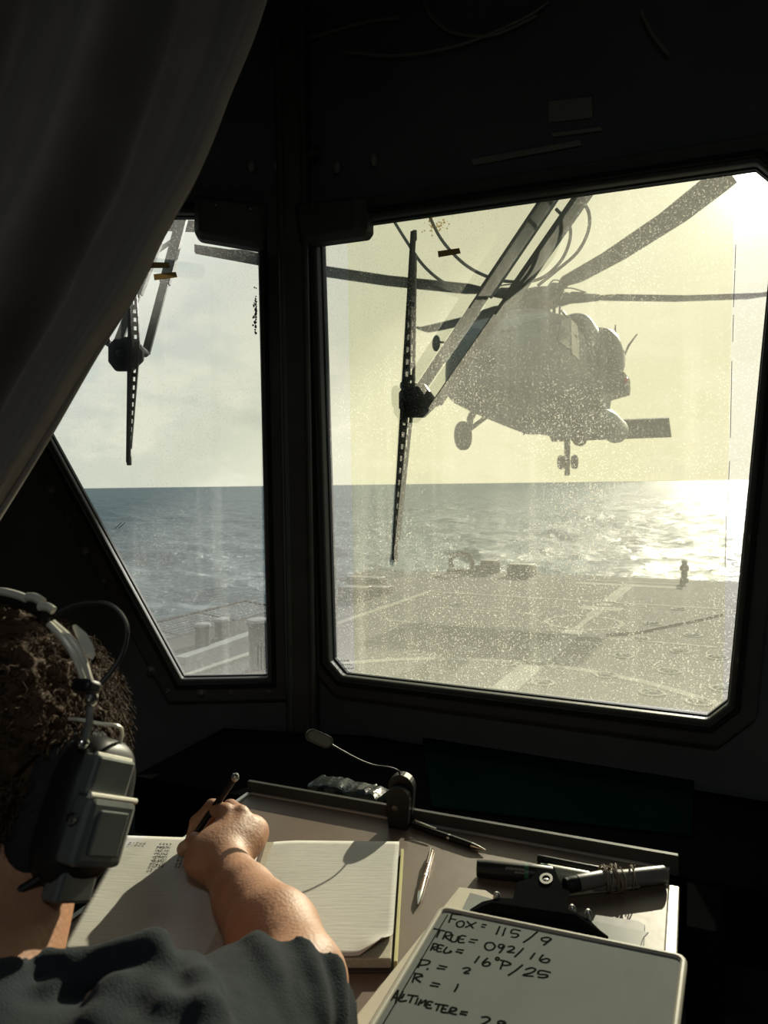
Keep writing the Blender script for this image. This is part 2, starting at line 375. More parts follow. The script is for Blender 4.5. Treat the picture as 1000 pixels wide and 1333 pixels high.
# ------------------------------------------------------------------ flight deck
UL, UR, VF, VN = -10.9, 4.2, 25.2, 2.6
fd = MB().prism([UV_(UL, VN, ZD), UV_(UR, VN, ZD), UV_(UR, VF, ZD), UV_(UL + 1.2, VF, ZD), UV_(UL, VF - 1.6, ZD)], (0, 0, -0.5)).build('flight_deck', 'deck', smooth=False)
tag(fd, 'grey non-skid flight deck with faded white landing lines', kind='structure')
mk = MB(); mz = ZD + 0.006
def strip(u0, v0, u1, v1, w):
    a = UV_(u0, v0, mz); b = UV_(u1, v1, mz); d = (b - a).normalized(); n = Vector((-d.y, d.x, 0)) * w / 2
    mk.add([a - n, b - n, b + n, a + n], [(0, 1, 2, 3)])
def arc(cu, cv, r, a0, a1, w, n=40):
    for i in range(n):
        t0 = math.radians(a0 + (a1 - a0) * i / n); t1 = math.radians(a0 + (a1 - a0) * (i + 1) / n)
        mk.add([UV_(cu + (r - w / 2) * math.cos(t0), cv + (r - w / 2) * math.sin(t0), mz), UV_(cu + (r + w / 2) * math.cos(t0), cv + (r + w / 2) * math.sin(t0), mz),
                UV_(cu + (r + w / 2) * math.cos(t1), cv + (r + w / 2) * math.sin(t1), mz), UV_(cu + (r - w / 2) * math.cos(t1), cv + (r - w / 2) * math.sin(t1), mz)], [(0, 1, 2, 3)])
CU = -1.08 * H
strip(CU, 3.0 * H, CU, 4.93 * H, 0.42); strip(CU, 4.98 * H, CU, 5.46 * H, 0.14); strip(CU, 5.5 * H, CU, 5.75 * H, 0.3); strip(CU, 6.0 * H, CU, 7.2 * H, 0.34)
strip(CU - 0.5, 5.85 * H, CU + 0.5, 5.85 * H, 0.55); strip(CU - 1.6, 7.25 * H, CU + 1.6, 7.25 * H, 0.42); strip(CU - 1.4, 7.5 * H, CU + 1.4, 7.5 * H, 0.14)
strip(-2.67 * H, 6.17 * H, -0.1 * H, 6.17 * H, 0.14); strip(-2.68 * H, 3.0 * H, -2.68 * H, 6.17 * H, 0.2)
strip(-2.4 * H, 4.75 * H, -0.2 * H, 4.75 * H, 0.10); strip(-2.3 * H, 5.4 * H, -1.4 * H, 5.4 * H, 0.08)
strip(0.15 * H, 5.9 * H, 1.0 * H, 5.9 * H, 0.1); strip(-0.1 * H, 6.6 * H, 1.0 * H, 6.6 * H, 0.1)
arc(CU, 5.22 * H, 0.26 * H, 0, 360, 0.11, 48); arc(CU, 2.62 * H, 1.3 * H, 20, 160, 0.2)
mk.build('deck_marking', 'mark', fd, smooth=False)
ln = MB().tube(crv([WZ(px, py, -H + 0.02) for px, py in ((790, 826), (830, 823), (870, 815), (905, 808), (940, 800))]), 0.035, 6)
tag(ln.build('hose', 'rubber'), 'dark hose lying in a curve on the flight deck right of the circle', 'hose')
ties = [(707, 889), (739, 860), (789, 879), (849, 902), (871, 874), (886, 848), (902, 827), (910, 914), (812, 854), (658, 864), (934, 856), (941, 897), (571, 873), (540, 850), (770, 838), (850, 812), (884, 793), (835, 832), (610, 846), (690, 842), (596, 787), (643, 820)]
for i, (px, py) in enumerate(ties):
    c = WZ(px, py, -H); g = thing('deck_tie_down', (c.x, c.y, ZD), 'small ringed tie-down fitting let into the grey flight deck', 'tie-down', 'tie-down fittings across the flight deck')
    ring_i = [c + Vector((0.15 * math.cos(a), 0.15 * math.sin(a), 0.004)) for a in np.linspace(0, 6.283, 17)[:-1]]
    ring_o = [c + Vector((0.20 * math.cos(a), 0.20 * math.sin(a), 0.004)) for a in np.linspace(0, 6.283, 17)[:-1]]
    MB().ring(ring_i, ring_o, (0, 0, 0.012)).build('rim', 'mark', g, smooth=False)
    q = MB()
    for k in (0.5, 2.1): q.tube([c + Vector((-0.14 * math.cos(k), -0.14 * math.sin(k), 0.02)), c + Vector((0.14 * math.cos(k), 0.14 * math.sin(k), 0.02))], 0.015, 6)
    q.build('cross_bar', 'fit_top', g)

# deck edge nets
def net(v0, v1, label, uo=UL, w=1.25, rise=0.12):
    g = thing('safety_net', UV_(uo, v0, ZD), label, 'net', 'safety nets along the deck edge')
    q = MB(); a, b, c, d = UV_(uo - 0.03, v0, ZD), UV_(uo - 0.03, v1, ZD), UV_(uo - w, v1, ZD + rise), UV_(uo - w, v0, ZD + rise)
    q.tube([a, b], 0.03, 6); q.tube([b, c], 0.03, 6); q.tube([c, d], 0.035, 6); q.tube([d, a], 0.03, 6)
    nn = max(2, int((v1 - v0) / 1.8))
    for i in range(1, nn): q.tube([lerp(a, b, i / nn), lerp(d, c, i / nn)], 0.022, 6)
    q.build('net_frame', 'fit', g)
    q = MB(); st = 0.14
    n1 = int((v1 - v0) / st); n2 = int(w / st)
    for i in range(1, n1): q.tube([lerp(a, b, i / n1), lerp(d, c, i / n1)], 0.009, 4)
    for i in range(1, n2): q.tube([lerp(a, d, i / n2), lerp(b, c, i / n2)], 0.009, 4)
    q.build('netting', 'fit_top', g)
net(6.2, 15.6, 'long wire safety net outboard of the deck edge, seen through the small window')
net(20.3, 23.4, 'wire safety net at the far deck corner, seen left of the big wiper blade')
def bitt(px, py, ph, r, label, grp='mooring bitts by the deck edge'):
    c = WZ(px, py, -H); hgt = ph / F * c.y; g = thing('mooring_bitt', (c.x, c.y, ZD), label, 'mooring bitt', grp)
    MB().lathe((c.x, c.y, ZD), UZ, [(0, r * 1.2), (0.03, r * 1.2), (0.04, r), (hgt * 0.85, r * 0.96), (hgt * 0.88, r * 1.1), (hgt * 0.94, r * 1.1)], 24).build('post', 'fit', g)
    MB().lathe((c.x, c.y, ZD + hgt * 0.94), UZ, [(0, r * 1.15), (0.04, r * 1.1), (0.05, r * 0.9)], 24).build('cap', 'fit_top', g)
bitt(264, 848, 36, 0.145, 'left one of the two squat round bitts by the net')
bitt(289, 832, 26, 0.15, 'right and shorter of the two squat round bitts by the net')
bitt(337, 872, 68, 0.17, 'tall bitt beside the mullion in the small window')
a, b = WZ(268, 852, -H), WZ(352, 822, -H); d = (b - a).normalized(); s_ = Vector((-d.y, d.x, 0))
tag(MB().box((a + b) / 2 + UZ * 0.06, ((b - a).length + 1.5, 0.25, 0.12), rotz(math.atan2(d.y, d.x))).build('coaming', 'fit_top', smooth=False), 'low pale coaming running behind the round bitts', 'coaming')
a, b = WZ(262, 876, -H), WZ(350, 846, -H); d = (b - a).normalized()
tag(MB().box((a + b) / 2 + UZ * 0.03, ((b - a).length + 1.5, 0.14, 0.06), rotz(math.atan2(d.y, d.x))).build('coaming', 'mark', smooth=False), 'pale edge strip nearest the bottom of the small window', 'coaming')

# fittings on the far edge
def far_thing(name, px, py, build, label, cat):
    c = WZ(px, py, -H); g = thing(name, (c.x, c.y, ZD), label, cat); build(c, g)
def f_horse(c, g):
    q = MB(); pts = [c + A_ * (0.42 * math.cos(a)) + UZ * (0.35 + 0.33 * math.sin(a)) for a in np.linspace(-0.6, 3.74, 15)]
    q.tube(pts, 0.09, 8).build('hoop', 'fit', g); MB().box(c + UZ * 0.06, (1.0, 0.3, 0.12), rotz(-TH)).build('base', 'fit', g, bevel=0.01)
far_thing('fairlead', 601, 745, f_horse, 'open hoop fairlead standing on the far deck edge', 'fairlead')
def f_box(w, h, knob):
    def f(c, g):
        MB().box(c + UZ * h / 2, (w, 0.4, h), rotz(-TH)).build('housing', 'fit', g, bevel=0.03)
        MB().box(c + UZ * (h + 0.03), (w * 0.9, 0.45, 0.06), rotz(-TH)).build('lid', 'helo_dark', g, bevel=0.01)
        if knob: MB().lathe(c - A_ * (w / 2 + 0.15), UZ, [(0, 0.12), (0.2, 0.12), (0.25, 0.05)], 12).build('vent_cap', 'fit', g)
    return f
far_thing('deck_locker', 638, 745, f_box(0.62, 0.38, True), 'small grey box between the hoop and the longer box on the far edge', 'locker')
far_thing('deck_locker', 679, 749, f_box(0.95, 0.34, False), 'longest grey box on the far deck edge', 'locker')
def f_post(c, g):
    MB().lathe(c, UZ, [(0, 0.13), (0.1, 0.13), (0.12, 0.09), (0.34, 0.09), (0.36, 0.14), (0.48, 0.14), (0.56, 0.06)], 14).build('post', 'fit', g)
    MB().ell(c + UZ * 0.6, (0.09, 0.09, 0.08)).build('lamp', 'fit_top', g)
far_thing('deck_light', 891, 757, f_post, 'short mushroom light alone on the far deck edge at right', 'deck light')
for k, (px, py, w, h) in enumerate(((476, 762, 1.3, 0.22), (462, 780, 0.9, 0.3), (492, 772, 0.8, 0.14))):
    far_thing('deck_locker', px, py, f_box(w, h, False), ('low flat locker farthest along the left deck edge', 'boxy locker nearest the mullion on the left deck edge', 'thin flat locker just left of the wiper tip on deck')[k], 'locker')

# ------------------------------------------------------------------ helicopter
PXH = Vector((4.12, 19.0, CZ + 4.62)); HDG = -B_; PORT = A_
pit = math.radians(4.5); hx = HDG * math.cos(pit) + UZ * math.sin(pit); hz_ = UZ * math.cos(pit) - HDG * math.sin(pit)
HX = Matrix.Translation(PXH) @ basis(hx, PORT, hz_).to_4x4()
def HL(x, y, z): return HX @ Vector((x, y, z))
hel = thing('helicopter', (PXH.x, PXH.y, ZD + 3.9), 'grey naval helicopter hovering nose-on over the flight deck', 'helicopter')
def sect(x, hw, zb, zt, p=2.6, n=32, yc=0.0, ptop=None):
    out = []; zc = (zb + zt) / 2; hh = (zt - zb) / 2
    for j in range(n):
        a = 2 * math.pi * j / n; ca, sa = math.cos(a), math.sin(a); pp = (ptop or p) if sa > 0 else p
        out.append(Vector((x, yc + hw * math.copysign(abs(ca) ** (2 / pp), ca), zc + hh * math.copysign(abs(sa) ** (2 / pp), sa))))
    return out
def hobj(mb, name, m, parent=None, **k): return mb.build(name, m, parent or hel, xf=HX, **k)
# nose, cabin, tail boom in one skin
st = [(4.15, .15, -2.65, -2.35, 2.2), (4.08, .55, -2.85, -2.2, 2.6), (3.9, .92, -2.95, -1.95, 3), (3.5, 1.18, -3.03, -1.65, 3.6), (3.0, 1.29, -3.05, -1.3, 4), (2.5, 1.32, -3.05, -1.02, 4.2),
      (1.9, 1.33, -3.05, -.88, 4.4), (1.0, 1.33, -3.05, -.85, 4.2), (-.5, 1.31, -3.03, -.85, 4.2), (-2.2, 1.26, -3.0, -.9, 4.2), (-3.0, 1.05, -2.85, -.95, 3.0), (-3.9, .75, -2.9, -1.05, 2.6), (-5.0, .5, -2.6, -1.15, 2.3), (-7.0, .38, -2.35, -1.25, 2.2), (-8.9, .27, -2.1, -1.3, 2.2), (-9.6, .16, -1.9, -1.35, 2)]
hobj(MB().loft([sect(s[0], s[1], s[2] - .1, s[3], s[4] + 2.2, ptop=s[4]) for s in st]), 'fuselage', 'helo', autos=60)
hobj(MB().loft([sect(x, hw, -3.17, -2.85, 2.2) for x, hw in ((2.9, .25), (2.6, .6), (2.0, .8), (0, .85), (-1.8, .8), (-2.4, .4))]), 'belly_fairing', 'helo_belly', autos=60)
# upper deck: forward sliding cover and the aft hump
hobj(MB().loft([sect(x, hw, -1.3, zt, 2.4) for x, hw, zt in ((2.4, .35, -1.0), (2.1, .62, -.78), (1.5, .78, -.62), (.9, .80, -.56), (.2, .70, -.60))]), 'rotor_cover', 'helo', autos=60)
hobj(MB().loft([sect(x, hw, -1.3, zt, 2.4) for x, hw, zt in ((-.4, .6, -.7), (-.9, .7, -.45), (-2.0, .62, -.42), (-3.0, .5, -.6), (-4.2, .35, -1.0))]), 'aft_cover', 'helo', autos=60)
for s in (-1, 1):
    e = hobj(MB().loft([sect(x, hw, zb, zt, 2.2, yc=s * 0.98 + (s * -0.08 if x < -1.5 else 0)) for x, hw, zb, zt in ((.62, .22, -1.15, -.72), (.55, .36, -1.35, -.55), (.2, .42, -1.45, -.46), (-.8, .42, -1.45, -.46), (-1.8, .38, -1.4, -.52), (-2.3, .27, -1.3, -.62))]), 'engine_nacelle', 'helo', autos=60)
    hobj(MB().lathe((.64, s * .98, -.94), (1, 0, 0), [(-.1, .2), (.03, .24), (.06, .2), (-.06, .16)], 20), 'intake_ring', 'helo_dark', e)
    hobj(MB().lathe((-2.25, s * .92, -.98), (-1, s * .45, 0.05), [(0, .24), (.45, .27), (.45, .22), (.1, .2)], 20), 'exhaust', 'helo_dark', e)
# big exhaust suppressor bulge outboard at port and starboard
    hobj(MB().loft([sect(x, hw, zb, zt, 2.1, yc=s * 1.3) for x, hw, zb, zt in ((-.6, .2, -1.5, -.9), (-.9, .42, -1.75, -.55), (-1.5, .5, -1.85, -.42), (-2.3, .45, -1.75, -.5), (-2.8, .25, -1.5, -.8))]), 'suppressor', 'helo_dark', autos=60)
# glazing
def patch(pts, m='helo_glass', name='windscreen', th=(0.02, 0, 0.02), par=None):
    return hobj(MB().prism([Vector(p) for p in pts], th), name, m, par, smooth=False)
for s in (-1, 1):
    patch([(3.60, s * .10, -1.70), (3.50, s * .92, -1.78), (3.0, s * 1.08, -1.30), (3.03, s * .10, -1.26)])
    patch([(3.30, s * 1.25, -1.95), (2.55, s * 1.325, -1.95), (2.35, s * 1.27, -1.2), (2.8, s * 1.2, -1.35)], name='side_window', th=(0, s * .02, 0))
    patch([(2.40, s * 1.33, -2.0), (1.65, s * 1.335, -2.0), (1.65, s * 1.28, -1.2), (2.3, s * 1.27, -1.2)], name='side_window', th=(0, s * .02, 0))
    patch([(4.0, s * .30, -2.62), (3.72, s * .72, -2.62), (3.6, s * .85, -3.15), (3.8, s * .45, -3.2)], name='chin_window')
    patch([(.6, s * 1.325, -1.95), (-.4, s * 1.32, -1.95), (-.4, s * 1.28, -1.25), (.6, s * 1.28, -1.25)], name='side_window', th=(0, s * .02, 0))
# sensor ball and nose radome fittings
hobj(MB().ell((4.2, 0, -2.35), (.22, .24, .26)), 'sensor_turret', 'helo_dark')
hobj(MB().ell((3.2, 0, -3.12), (.45, .4, .2)), 'radome', 'helo_belly')
hobj(MB().tube([(3.2, -1.1, -1.75), (3.3, -1.42, -1.7), (3.3, -1.48, -1.72)], .025, 8).ell((3.3, -1.5, -1.72), (.05, .10, .19)), 'mirror', 'helo_dark')
for z in (-1.9, -2.2, -2.9): hobj(MB().tube([(3.3, -1.05, z), (3.45, -1.32, z + .02)], .018, 6), 'probe', 'helo_dark')
# main gear
for s in (-1, 1):
    g_ = hobj(MB().tube([(1.55, s * 1.12, -2.8), (1.75, s * 1.22, -3.2), (1.75, s * 1.30, -3.60)], [.11, .09, .07], 10).tube([(1.0, s * 1.0, -3.0), (1.72, s * 1.22, -3.45)], .06, 8), 'main_gear', 'helo_dark')
    yc = s * 1.40
    hobj(MB().lathe((1.75, yc - .14, -3.62), (0, 1, 0), [(0, .2), (.02, .30), (.07, .345), (.14, .355), (.21, .345), (.26, .30), (.28, .2)], 28), 'tyre', 'tyre', g_)
    hobj(MB().lathe((1.75, yc - .15, -3.62), (0, 1, 0), [(0, .1), (.01, .19), (.29, .19), (.30, .1)], 20), 'hub', 'helo', g_)
tg = hobj(MB().tube([(-3.1, 0, -2.7), (-3.2, 0, -4.2), (-3.25, 0, -3.78)], [.1, .08, .06], 10).tube([(-3.25, -.24, -3.80), (-3.25, .24, -3.80)], .04, 8).tube([(-2.5, 0, -2.95), (-3.2, 0, -3.45)], .04, 8), 'tail_gear', 'helo_dark')
for s in (-1, 1):
    hobj(MB().lathe((-3.25, s * .2 - .09, -3.80), (0, 1, 0), [(0, .1), (.02, .19), (.09, .22), (.16, .19), (.18, .1)], 22), 'tyre', 'tyre', tg)
hobj(MB().box((1.0, .15, -3.25), (.5, .9, .06)).tube([(1.0, -.1, -3.25), (.95, -.12, -3.55)], .02, 6).tube([(1.0, .5, -3.25), (1.0, .5, -3.4)], .02, 6), 'belly_rack', 'helo_dark')
# port pylon with lamp, and the store under it; starboard pylon too
for s in (1, -1):
    k = 1.0 if s > 0 else 0.55
    py_ = hobj(MB().loft([sect(x, hw, -2.42 - d, -2.02 - d * .2, 2.2, yc=s * 1.2) for x, hw, d in ((.5, .1, 0), (.3, .25, .05), (-.8, .25, .1), (-1.2, .1, 0))]).loft([[Vector((x, s * y, z)) for x, z in ((.15, zc - hh), (.25, zc), (.15, zc + hh), (-.8, zc + hh), (-.9, zc), (-.8, zc - hh))] for y, zc, hh in ((1.1, -2.35, .3), (1.6, -2.28, .24), (1.1 + 1.0 * k, -2.2, .2))]), 'weapon_pylon', 'helo', autos=50)
    if s > 0:
        hobj(MB().ell((.1, 2.14, -2.2), (.1, .06, .07)), 'red_lamp', 'red', py_)
        hobj(MB().ell((-.1, 2.05, -2.32), (.3, .12, .16)), 'rack_end', 'helo_dark', py_)
hobj(MB().lathe((.4, 1.62, -3.16), (-1, 0, 0), [(0, .04), (.08, .16), (.25, .27), (.55, .33), (2.1, .33), (2.6, .2), (2.9, .04)], 24), 'torpedo_store', 'helo_belly')
hobj(MB().tube([(-.3, 1.25, -2.7), (-.3, 1.6, -2.88)], .1, 8).ell((.2, 1.5, -2.75), (.16, .13, .13)), 'sensor_pod', 'helo_dark')
# cabin door rail and gutter
hobj(MB().tube(crv([(2.6, 1.16, -1.1), (2.0, 1.24, -1.25), (1.9, 1.27, -2.0), (1.95, 1.27, -2.3)]), .03, 8), 'door_gutter', 'helo_belly')
# tail pylon, stabilator, tail rotor
fin = hobj(MB().loft([[Vector((x0 + dx, y, z)) for dx, y in ((0, 0), (-.15, .13), (-ch * .6, .10), (-ch, 0), (-ch * .6, -.10), (-.15, -.13))] for x0, z, ch in ((-8.3, -1.9, 1.5), (-8.9, -1.0, 1.25), (-9.9, .35, .95), (-10.1, .6, .8))]), 'tail_fin', 'helo', autos=50)
hobj(MB().ell((-9.7, -.25, .45), (.42, .36, .32)).tube([(-9.9, 0, .5), (-9.9, 0, .95)], .05, 8), 'gearbox', 'helo', fin)
sb_ = hobj(MB().loft([[Vector((-9.0, y, -1.72)), Vector((-9.15, y, -1.66)), Vector((-10.0, y, -2.16)), Vector((-10.1, y, -2.26)), Vector((-9.9, y, -2.20)), Vector((-9.1, y, -1.79))] for y in (-2.2, 2.2)]), 'stabilator', 'helo_dark', autos=30)
tr = hobj(MB().ell((-9.9, -.6, .5), (.16, .14, .16)).tube([(-9.9, -.1, .5), (-9.9, -.6, .5)], .09, 10), 'tail_rotor', 'helo_dark')
for k in range(4):
    an = math.radians(18 + 90 * k); dx, dz = math.cos(an), math.sin(an)
    a = Vector((-9.9 + dx * .2, -.62, .5 + dz * .2)); b = Vector((-9.9 + dx * 1.6, -.62 - .05, .5 + dz * 1.6)); n_ = Vector((-dz, 0, dx)) * .12
    hobj(MB().loft([[p - n_, p + Vector((0, .02, 0)), p + n_, p - Vector((0, .02, 0))] for p in (a, b)]), 'tail_rotor_blade', 'helo_dark', tr)
# small antennas: two whips and light
for (x, y, z, x2, y2, z2) in ((-2.9, 1.35, -.6, -2.9, 1.37, .05), (-3.0, 1.5, -.85, -3.0, 1.95, -.25)):
    hobj(MB().tube([(x, y, z - .25), ((x + x2) / 2, (y + y2) / 2, (z + z2) / 2), (x2, y2, z2)], [.02, .032, .018], 6), 'antenna', 'helo_dark')
# rotor head
hobj(MB().tube([(0, 0, -.9), (0, 0, .25)], [.30, .20], 16).lathe((0, 0, -.62), (0, 0, 1), [(0, .30), (.08, .52), (.14, .52), (.18, .28)], 20), 'rotor_mast', 'helo_dark')
hubp = MB().lathe((0, 0, -.12), (0, 0, 1), [(0, .32), (.06, .50), (.20, .52), (.28, .36), (.34, .16)], 20)
hubp.lathe((0, 0, .16), (0, 0, 1), [(0, .42), (.03, .58), (.07, .58), (.12, .30)], 20)
hb = hobj(hubp, 'rotor_hub', 'helo_dark')
for k in range(8):
    a = math.radians(12 + 45 * k); r1 = .46
    hobj(MB().tube([(r1 * math.cos(a), r1 * math.sin(a), -.85), (r1 * math.cos(a) * 1.02, r1 * math.sin(a) * 1.02, .05)], .028, 6), 'pitch_link', 'helo_dark')
HC = HL(0, 0, .08)
tips = [(P(946, 229, 11.4), -10), (P(300, 330, 18.2), 14), (P(1030, 379, 20.4), -5), (P(553, 426, 25.5), 15)]
for k, (tp, _) in enumerate(tips):
    d = (tp - HC); L = min(8.3, max(7.6, d.length)); d.normalize()
    z_ = (UZ - d * d.z).normalized(); y_ = z_.cross(d); 
    tw = Matrix.Rotation(math.radians(_), 3, d); y_ = tw @ y_; z_ = tw @ z_
    rings = []; 
    for r_, ch, th, sag in ((1.45, .26, .07, 0), (1.65, .40, .07, 0), (1.95, .53, .06, -.01), (4.0, .53, .055, -.10), (6.2, .53, .05, -.10), (7.6, .53, .045, 0), (L, .40, .03, .08)):
        c_ = HC + d * r_ + UZ * sag; back = -.16 if r_ >= L - .01 else 0
        rings.append([c_ + y_ * (ch * .5 + back), c_ + y_ * (ch * .25 + back) + z_ * th / 2, c_ + y_ * (-ch * .25 + back) + z_ * th * .35, c_ + y_ * (-ch * .5 + back), c_ - y_ * (ch * .25 - back) - z_ * th * .3, c_ + y_ * (ch * .25 + back) - z_ * th / 2])
    bl = MB().loft(rings).build('rotor_blade', 'helo_dark', hel, autos=40)
    q = MB().tube([HC + d * .30, HC + d * .55, HC + d * .8, HC + d * 1.2, HC + d * 1.6], [.17, .20, .14, .12, .09], 12)
    q.tube([HC + d * .5 + y_ * .3 - UZ * .05, HC + d * 1.0 + y_ * .16], .05, 8); q.box(HC + d * .95 + UZ * .08, (.34, .3, .1), rotz(math.atan2(d.y, d.x)))
    q.tube(crv([HC + d * .45 + UZ * .22, HC + d * .8 + UZ * .27, HC + d * 1.25 + UZ * .14]), .018, 6)
    q.build('blade_grip', 'helo_dark', bl)

# ------------------------------------------------------------------ the booth shell
NR = -B_                                        # normal of the big window's bulkhead, towards the room
K = 0.38
p0R = Vector((-.2625 * K, 3.958 * K, CZ - K))
K2 = 0.395
p0L = Vector(((348 - 500) / F * 3.878 * K2, 3.878 * K2, CZ - K2)); dL = Vector((1, 0.105, 0)).normalized(); NL = Vector((dL.y, -dL.x, 0))
def RP(px, py, off=0.0): return WP(px, py, p0R + NR * off, NR)
def LP(px, py, off=0.0): return WP(px, py, p0L + NL * off, NL)
# where the two bulkheads meet
_s = ((p0R.y - p0L.y) - (p0R.x - p0L.x) * (A_.y / A_.x)) / (dL.y / dL.x - A_.y / A_.x)
CORN = Vector((p0L.x + _s, p0L.y + dL.y / dL.x * _s, 0))
ZF, ZC = 0.0, CZ + 0.98
holeR = [(419, 300), (984, 220), (1012, 243), (947, 911), (921, 931), (452, 876), (436, 857)]
holeL = [(335, 284), (348, 878), (240, 880), (-62, 328), (-40, 280)]
hR = [RP(*p) for p in holeR]; hL = [LP(*p) for p in holeL]
def wall_hole(name, outer, hole, n, th):
    vs = [Vector(p) for p in outer] + [Vector(p) for p in hole]
    tri = tessellate_polygon([[Vector(p) for p in outer], [Vector(p) for p in hole]])
    q = MB(); no, nh = len(outer), len(hole); off = -n * th
    allv = vs + [v + off for v in vs]; N = len(vs)
    fs = [tuple(t_) for t_ in tri] + [tuple(i + N for i in reversed(t_)) for t_ in tri]
    fs += [(i, (i + 1) % no, (i + 1) % no + N, i + N) for i in range(no)]
    fs += [(no + i, no + (i + 1) % nh, no + (i + 1) % nh + N, no + i + N) for i in range(nh)]
    q.add(allv, fs); o = q.build(name, 'paint', smooth=False); o['kind'] = 'structure'; return o
WTH = 0.014
XR = 1.0; endR = Vector((CORN.x, CORN.y, 0)) + A_ * ((XR - CORN.x) / A_.x)
wall_hole('wall_front_right', [Vector((CORN.x, CORN.y, ZF)), Vector((endR.x, endR.y, ZF)), Vector((endR.x, endR.y, ZC)), Vector((CORN.x, CORN.y, ZC))], hR, NR, WTH)
XL = -1.15; endL = Vector((XL, p0L.y + (XL - p0L.x) * dL.y / dL.x, 0))
wall_hole('wall_front_left', [Vector((endL.x, endL.y, ZF)), Vector((CORN.x, CORN.y, ZF)), Vector((CORN.x, CORN.y, ZC)), Vector((endL.x, endL.y, ZC))], hL, NL, WTH)
YB = -1.5
def slab(name, a, b, m='paint', th=0.06):      # upright wall from a to b
    a, b = Vector(a), Vector(b); d = (b - a).normalized(); n = Vector((d.y, -d.x, 0)) * th
    o = MB().prism([(a.x, a.y, ZF), (b.x, b.y, ZF), (b.x, b.y, ZC), (a.x, a.y, ZC)], n).build(name, m, smooth=False); o['kind'] = 'structure'; return o
slab('wall_right', (XR, YB, 0), (XR, endR.y, 0)); slab('wall_left', (XL, endL.y, 0), (XL, YB, 0)); slab('wall_rear', (XL, YB, 0), (XR, YB, 0), 'rear')
foot = [(XL, YB), (XR, YB), (XR, endR.y), (CORN.x, CORN.y), (XL, endL.y)]
tag(MB().prism([(x, y, ZF) for x, y in foot], (0, 0, -0.08)).build('floor', 'paint', smooth=False), kind='structure')
tag(MB().prism([(x, y, ZC) for x, y in foot], (0, 0, 0.06)).build('ceiling', 'paint', smooth=False), kind='structure')

def off_poly(poly, n, w):               # grow a planar polygon outwards
    e1 = Vector((n.y, -n.x, 0)).normalized() * -1; e2 = UZ; o = poly[0]
    q = [((p - o).dot(e1), (p - o).dot(e2)) for p in poly]; N = len(q); area = sum(q[i][0] * q[(i + 1) % N][1] - q[(i + 1) % N][0] * q[i][1] for i in range(N))
    sg = 1 if area > 0 else -1; out = []
    for i in range(N):
        a, b, c_ = Vector(q[i - 1]), Vector(q[i]), Vector(q[(i + 1) % N]); d1 = (b - a).normalized(); d2 = (c_ - b).normalized()
        n1 = Vector((d1.y, -d1.x)) * sg; n2 = Vector((d2.y, -d2.x)) * sg; m_ = (n1 + n2).normalized(); l = w / max(0.35, m_.dot(n1)); r_ = b + m_ * l
        out.append(o + e1 * r_.x + e2 * r_.y)
    return out
# big window
w1 = thing('window_1', tuple(p0R), 'large window onto the flight deck, amber film on its salted pane', kind='structure')
gR = glass_mat('salted glass, big pane', 0.105, 0.20, 0.06, (0.86, 0.87, 0.86), -0.02, 0.16)
gL = glass_mat('salted glass, small pane', 0.07, 0.14, 0.05, (0.88, 0.90, 0.91), -0.02, 0.14)
pane = MB().add([p - NR * 0.008 for p in off_poly(hR, NR, 0.008)], [tuple(range(len(hR)))]); pane.build('pane', gR, w1, smooth=False)
fl = [RP(*p, -0.006) for p in ((452, 290), (957, 218), (941, 928), (462, 880))]
MB().add(fl, [(0, 1, 2, 3)]).build('amber_film', film_mat(), w1, smooth=False)
i1 = hR; o1 = off_poly(hR, NR, 0.045)
fr = MB().ring([p + NR * 0.001 for p in off_poly(hR, NR, 0.002)], [p + NR * 0.001 for p in o1], NR * 0.020); fr.build('window_frame', 'frame', w1, smooth=False, bevel=0.004)
MB().ring([p + NR * 0.021 for p in off_poly(hR, NR, 0.010)], [p + NR * 0.021 for p in off_poly(hR, NR, 0.020)], NR * 0.008).build('gasket', 'rubber', w1, smooth=False, bevel=0.002)
w2 = thing('window_2', tuple(p0L), 'small slanted window left of the mullion, clear salted pane', kind='structure')
MB().add([p - NL * 0.008 for p in off_poly(hL, NL, 0.008)], [tuple(range(len(hL)))]).build('pane', gL, w2, smooth=False)
MB().ring([p + NL * 0.001 for p in off_poly(hL, NL, 0.002)], [p + NL * 0.001 for p in off_poly(hL, NL, 0.05)], NL * 0.020).build('window_frame', 'frame', w2, smooth=False, bevel=0.004)
MB().ring([p + NL * 0.021 for p in off_poly(hL, NL, 0.010)], [p + NL * 0.021 for p in off_poly(hL, NL, 0.020)], NL * 0.009).build('gasket', 'rubber', w2, smooth=False, bevel=0.002)
for (px, py, R_) in ((66, 636, .006), (89, 676, .004), (110, 716, .006), (134, 756, .004), (156, 800, .005), (196, 873, .006), (218, 900, .004), (262, 903, .007), (300, 902, .004), (350, 902, .004)):
    MB().lathe(LP(px, py, 0.020), NL, [(0, R_ * 1.5), (.001, R_ * 1.5), (.0015, R_), (.004, R_ * .95), (.005, R_ * .6)], 14).build('bolt', 'bolt', w2)
for px, py in ((470, 895), (560, 906), (650, 917), (740, 928), (830, 939), (915, 949), (965, 860), (980, 700)):
    MB().lathe(RP(px, py, 0.020), NR, [(0, .008), (.001, .008), (.0015, .005), (.004, .0045), (.005, .003)], 14).build('bolt', 'bolt', w1)
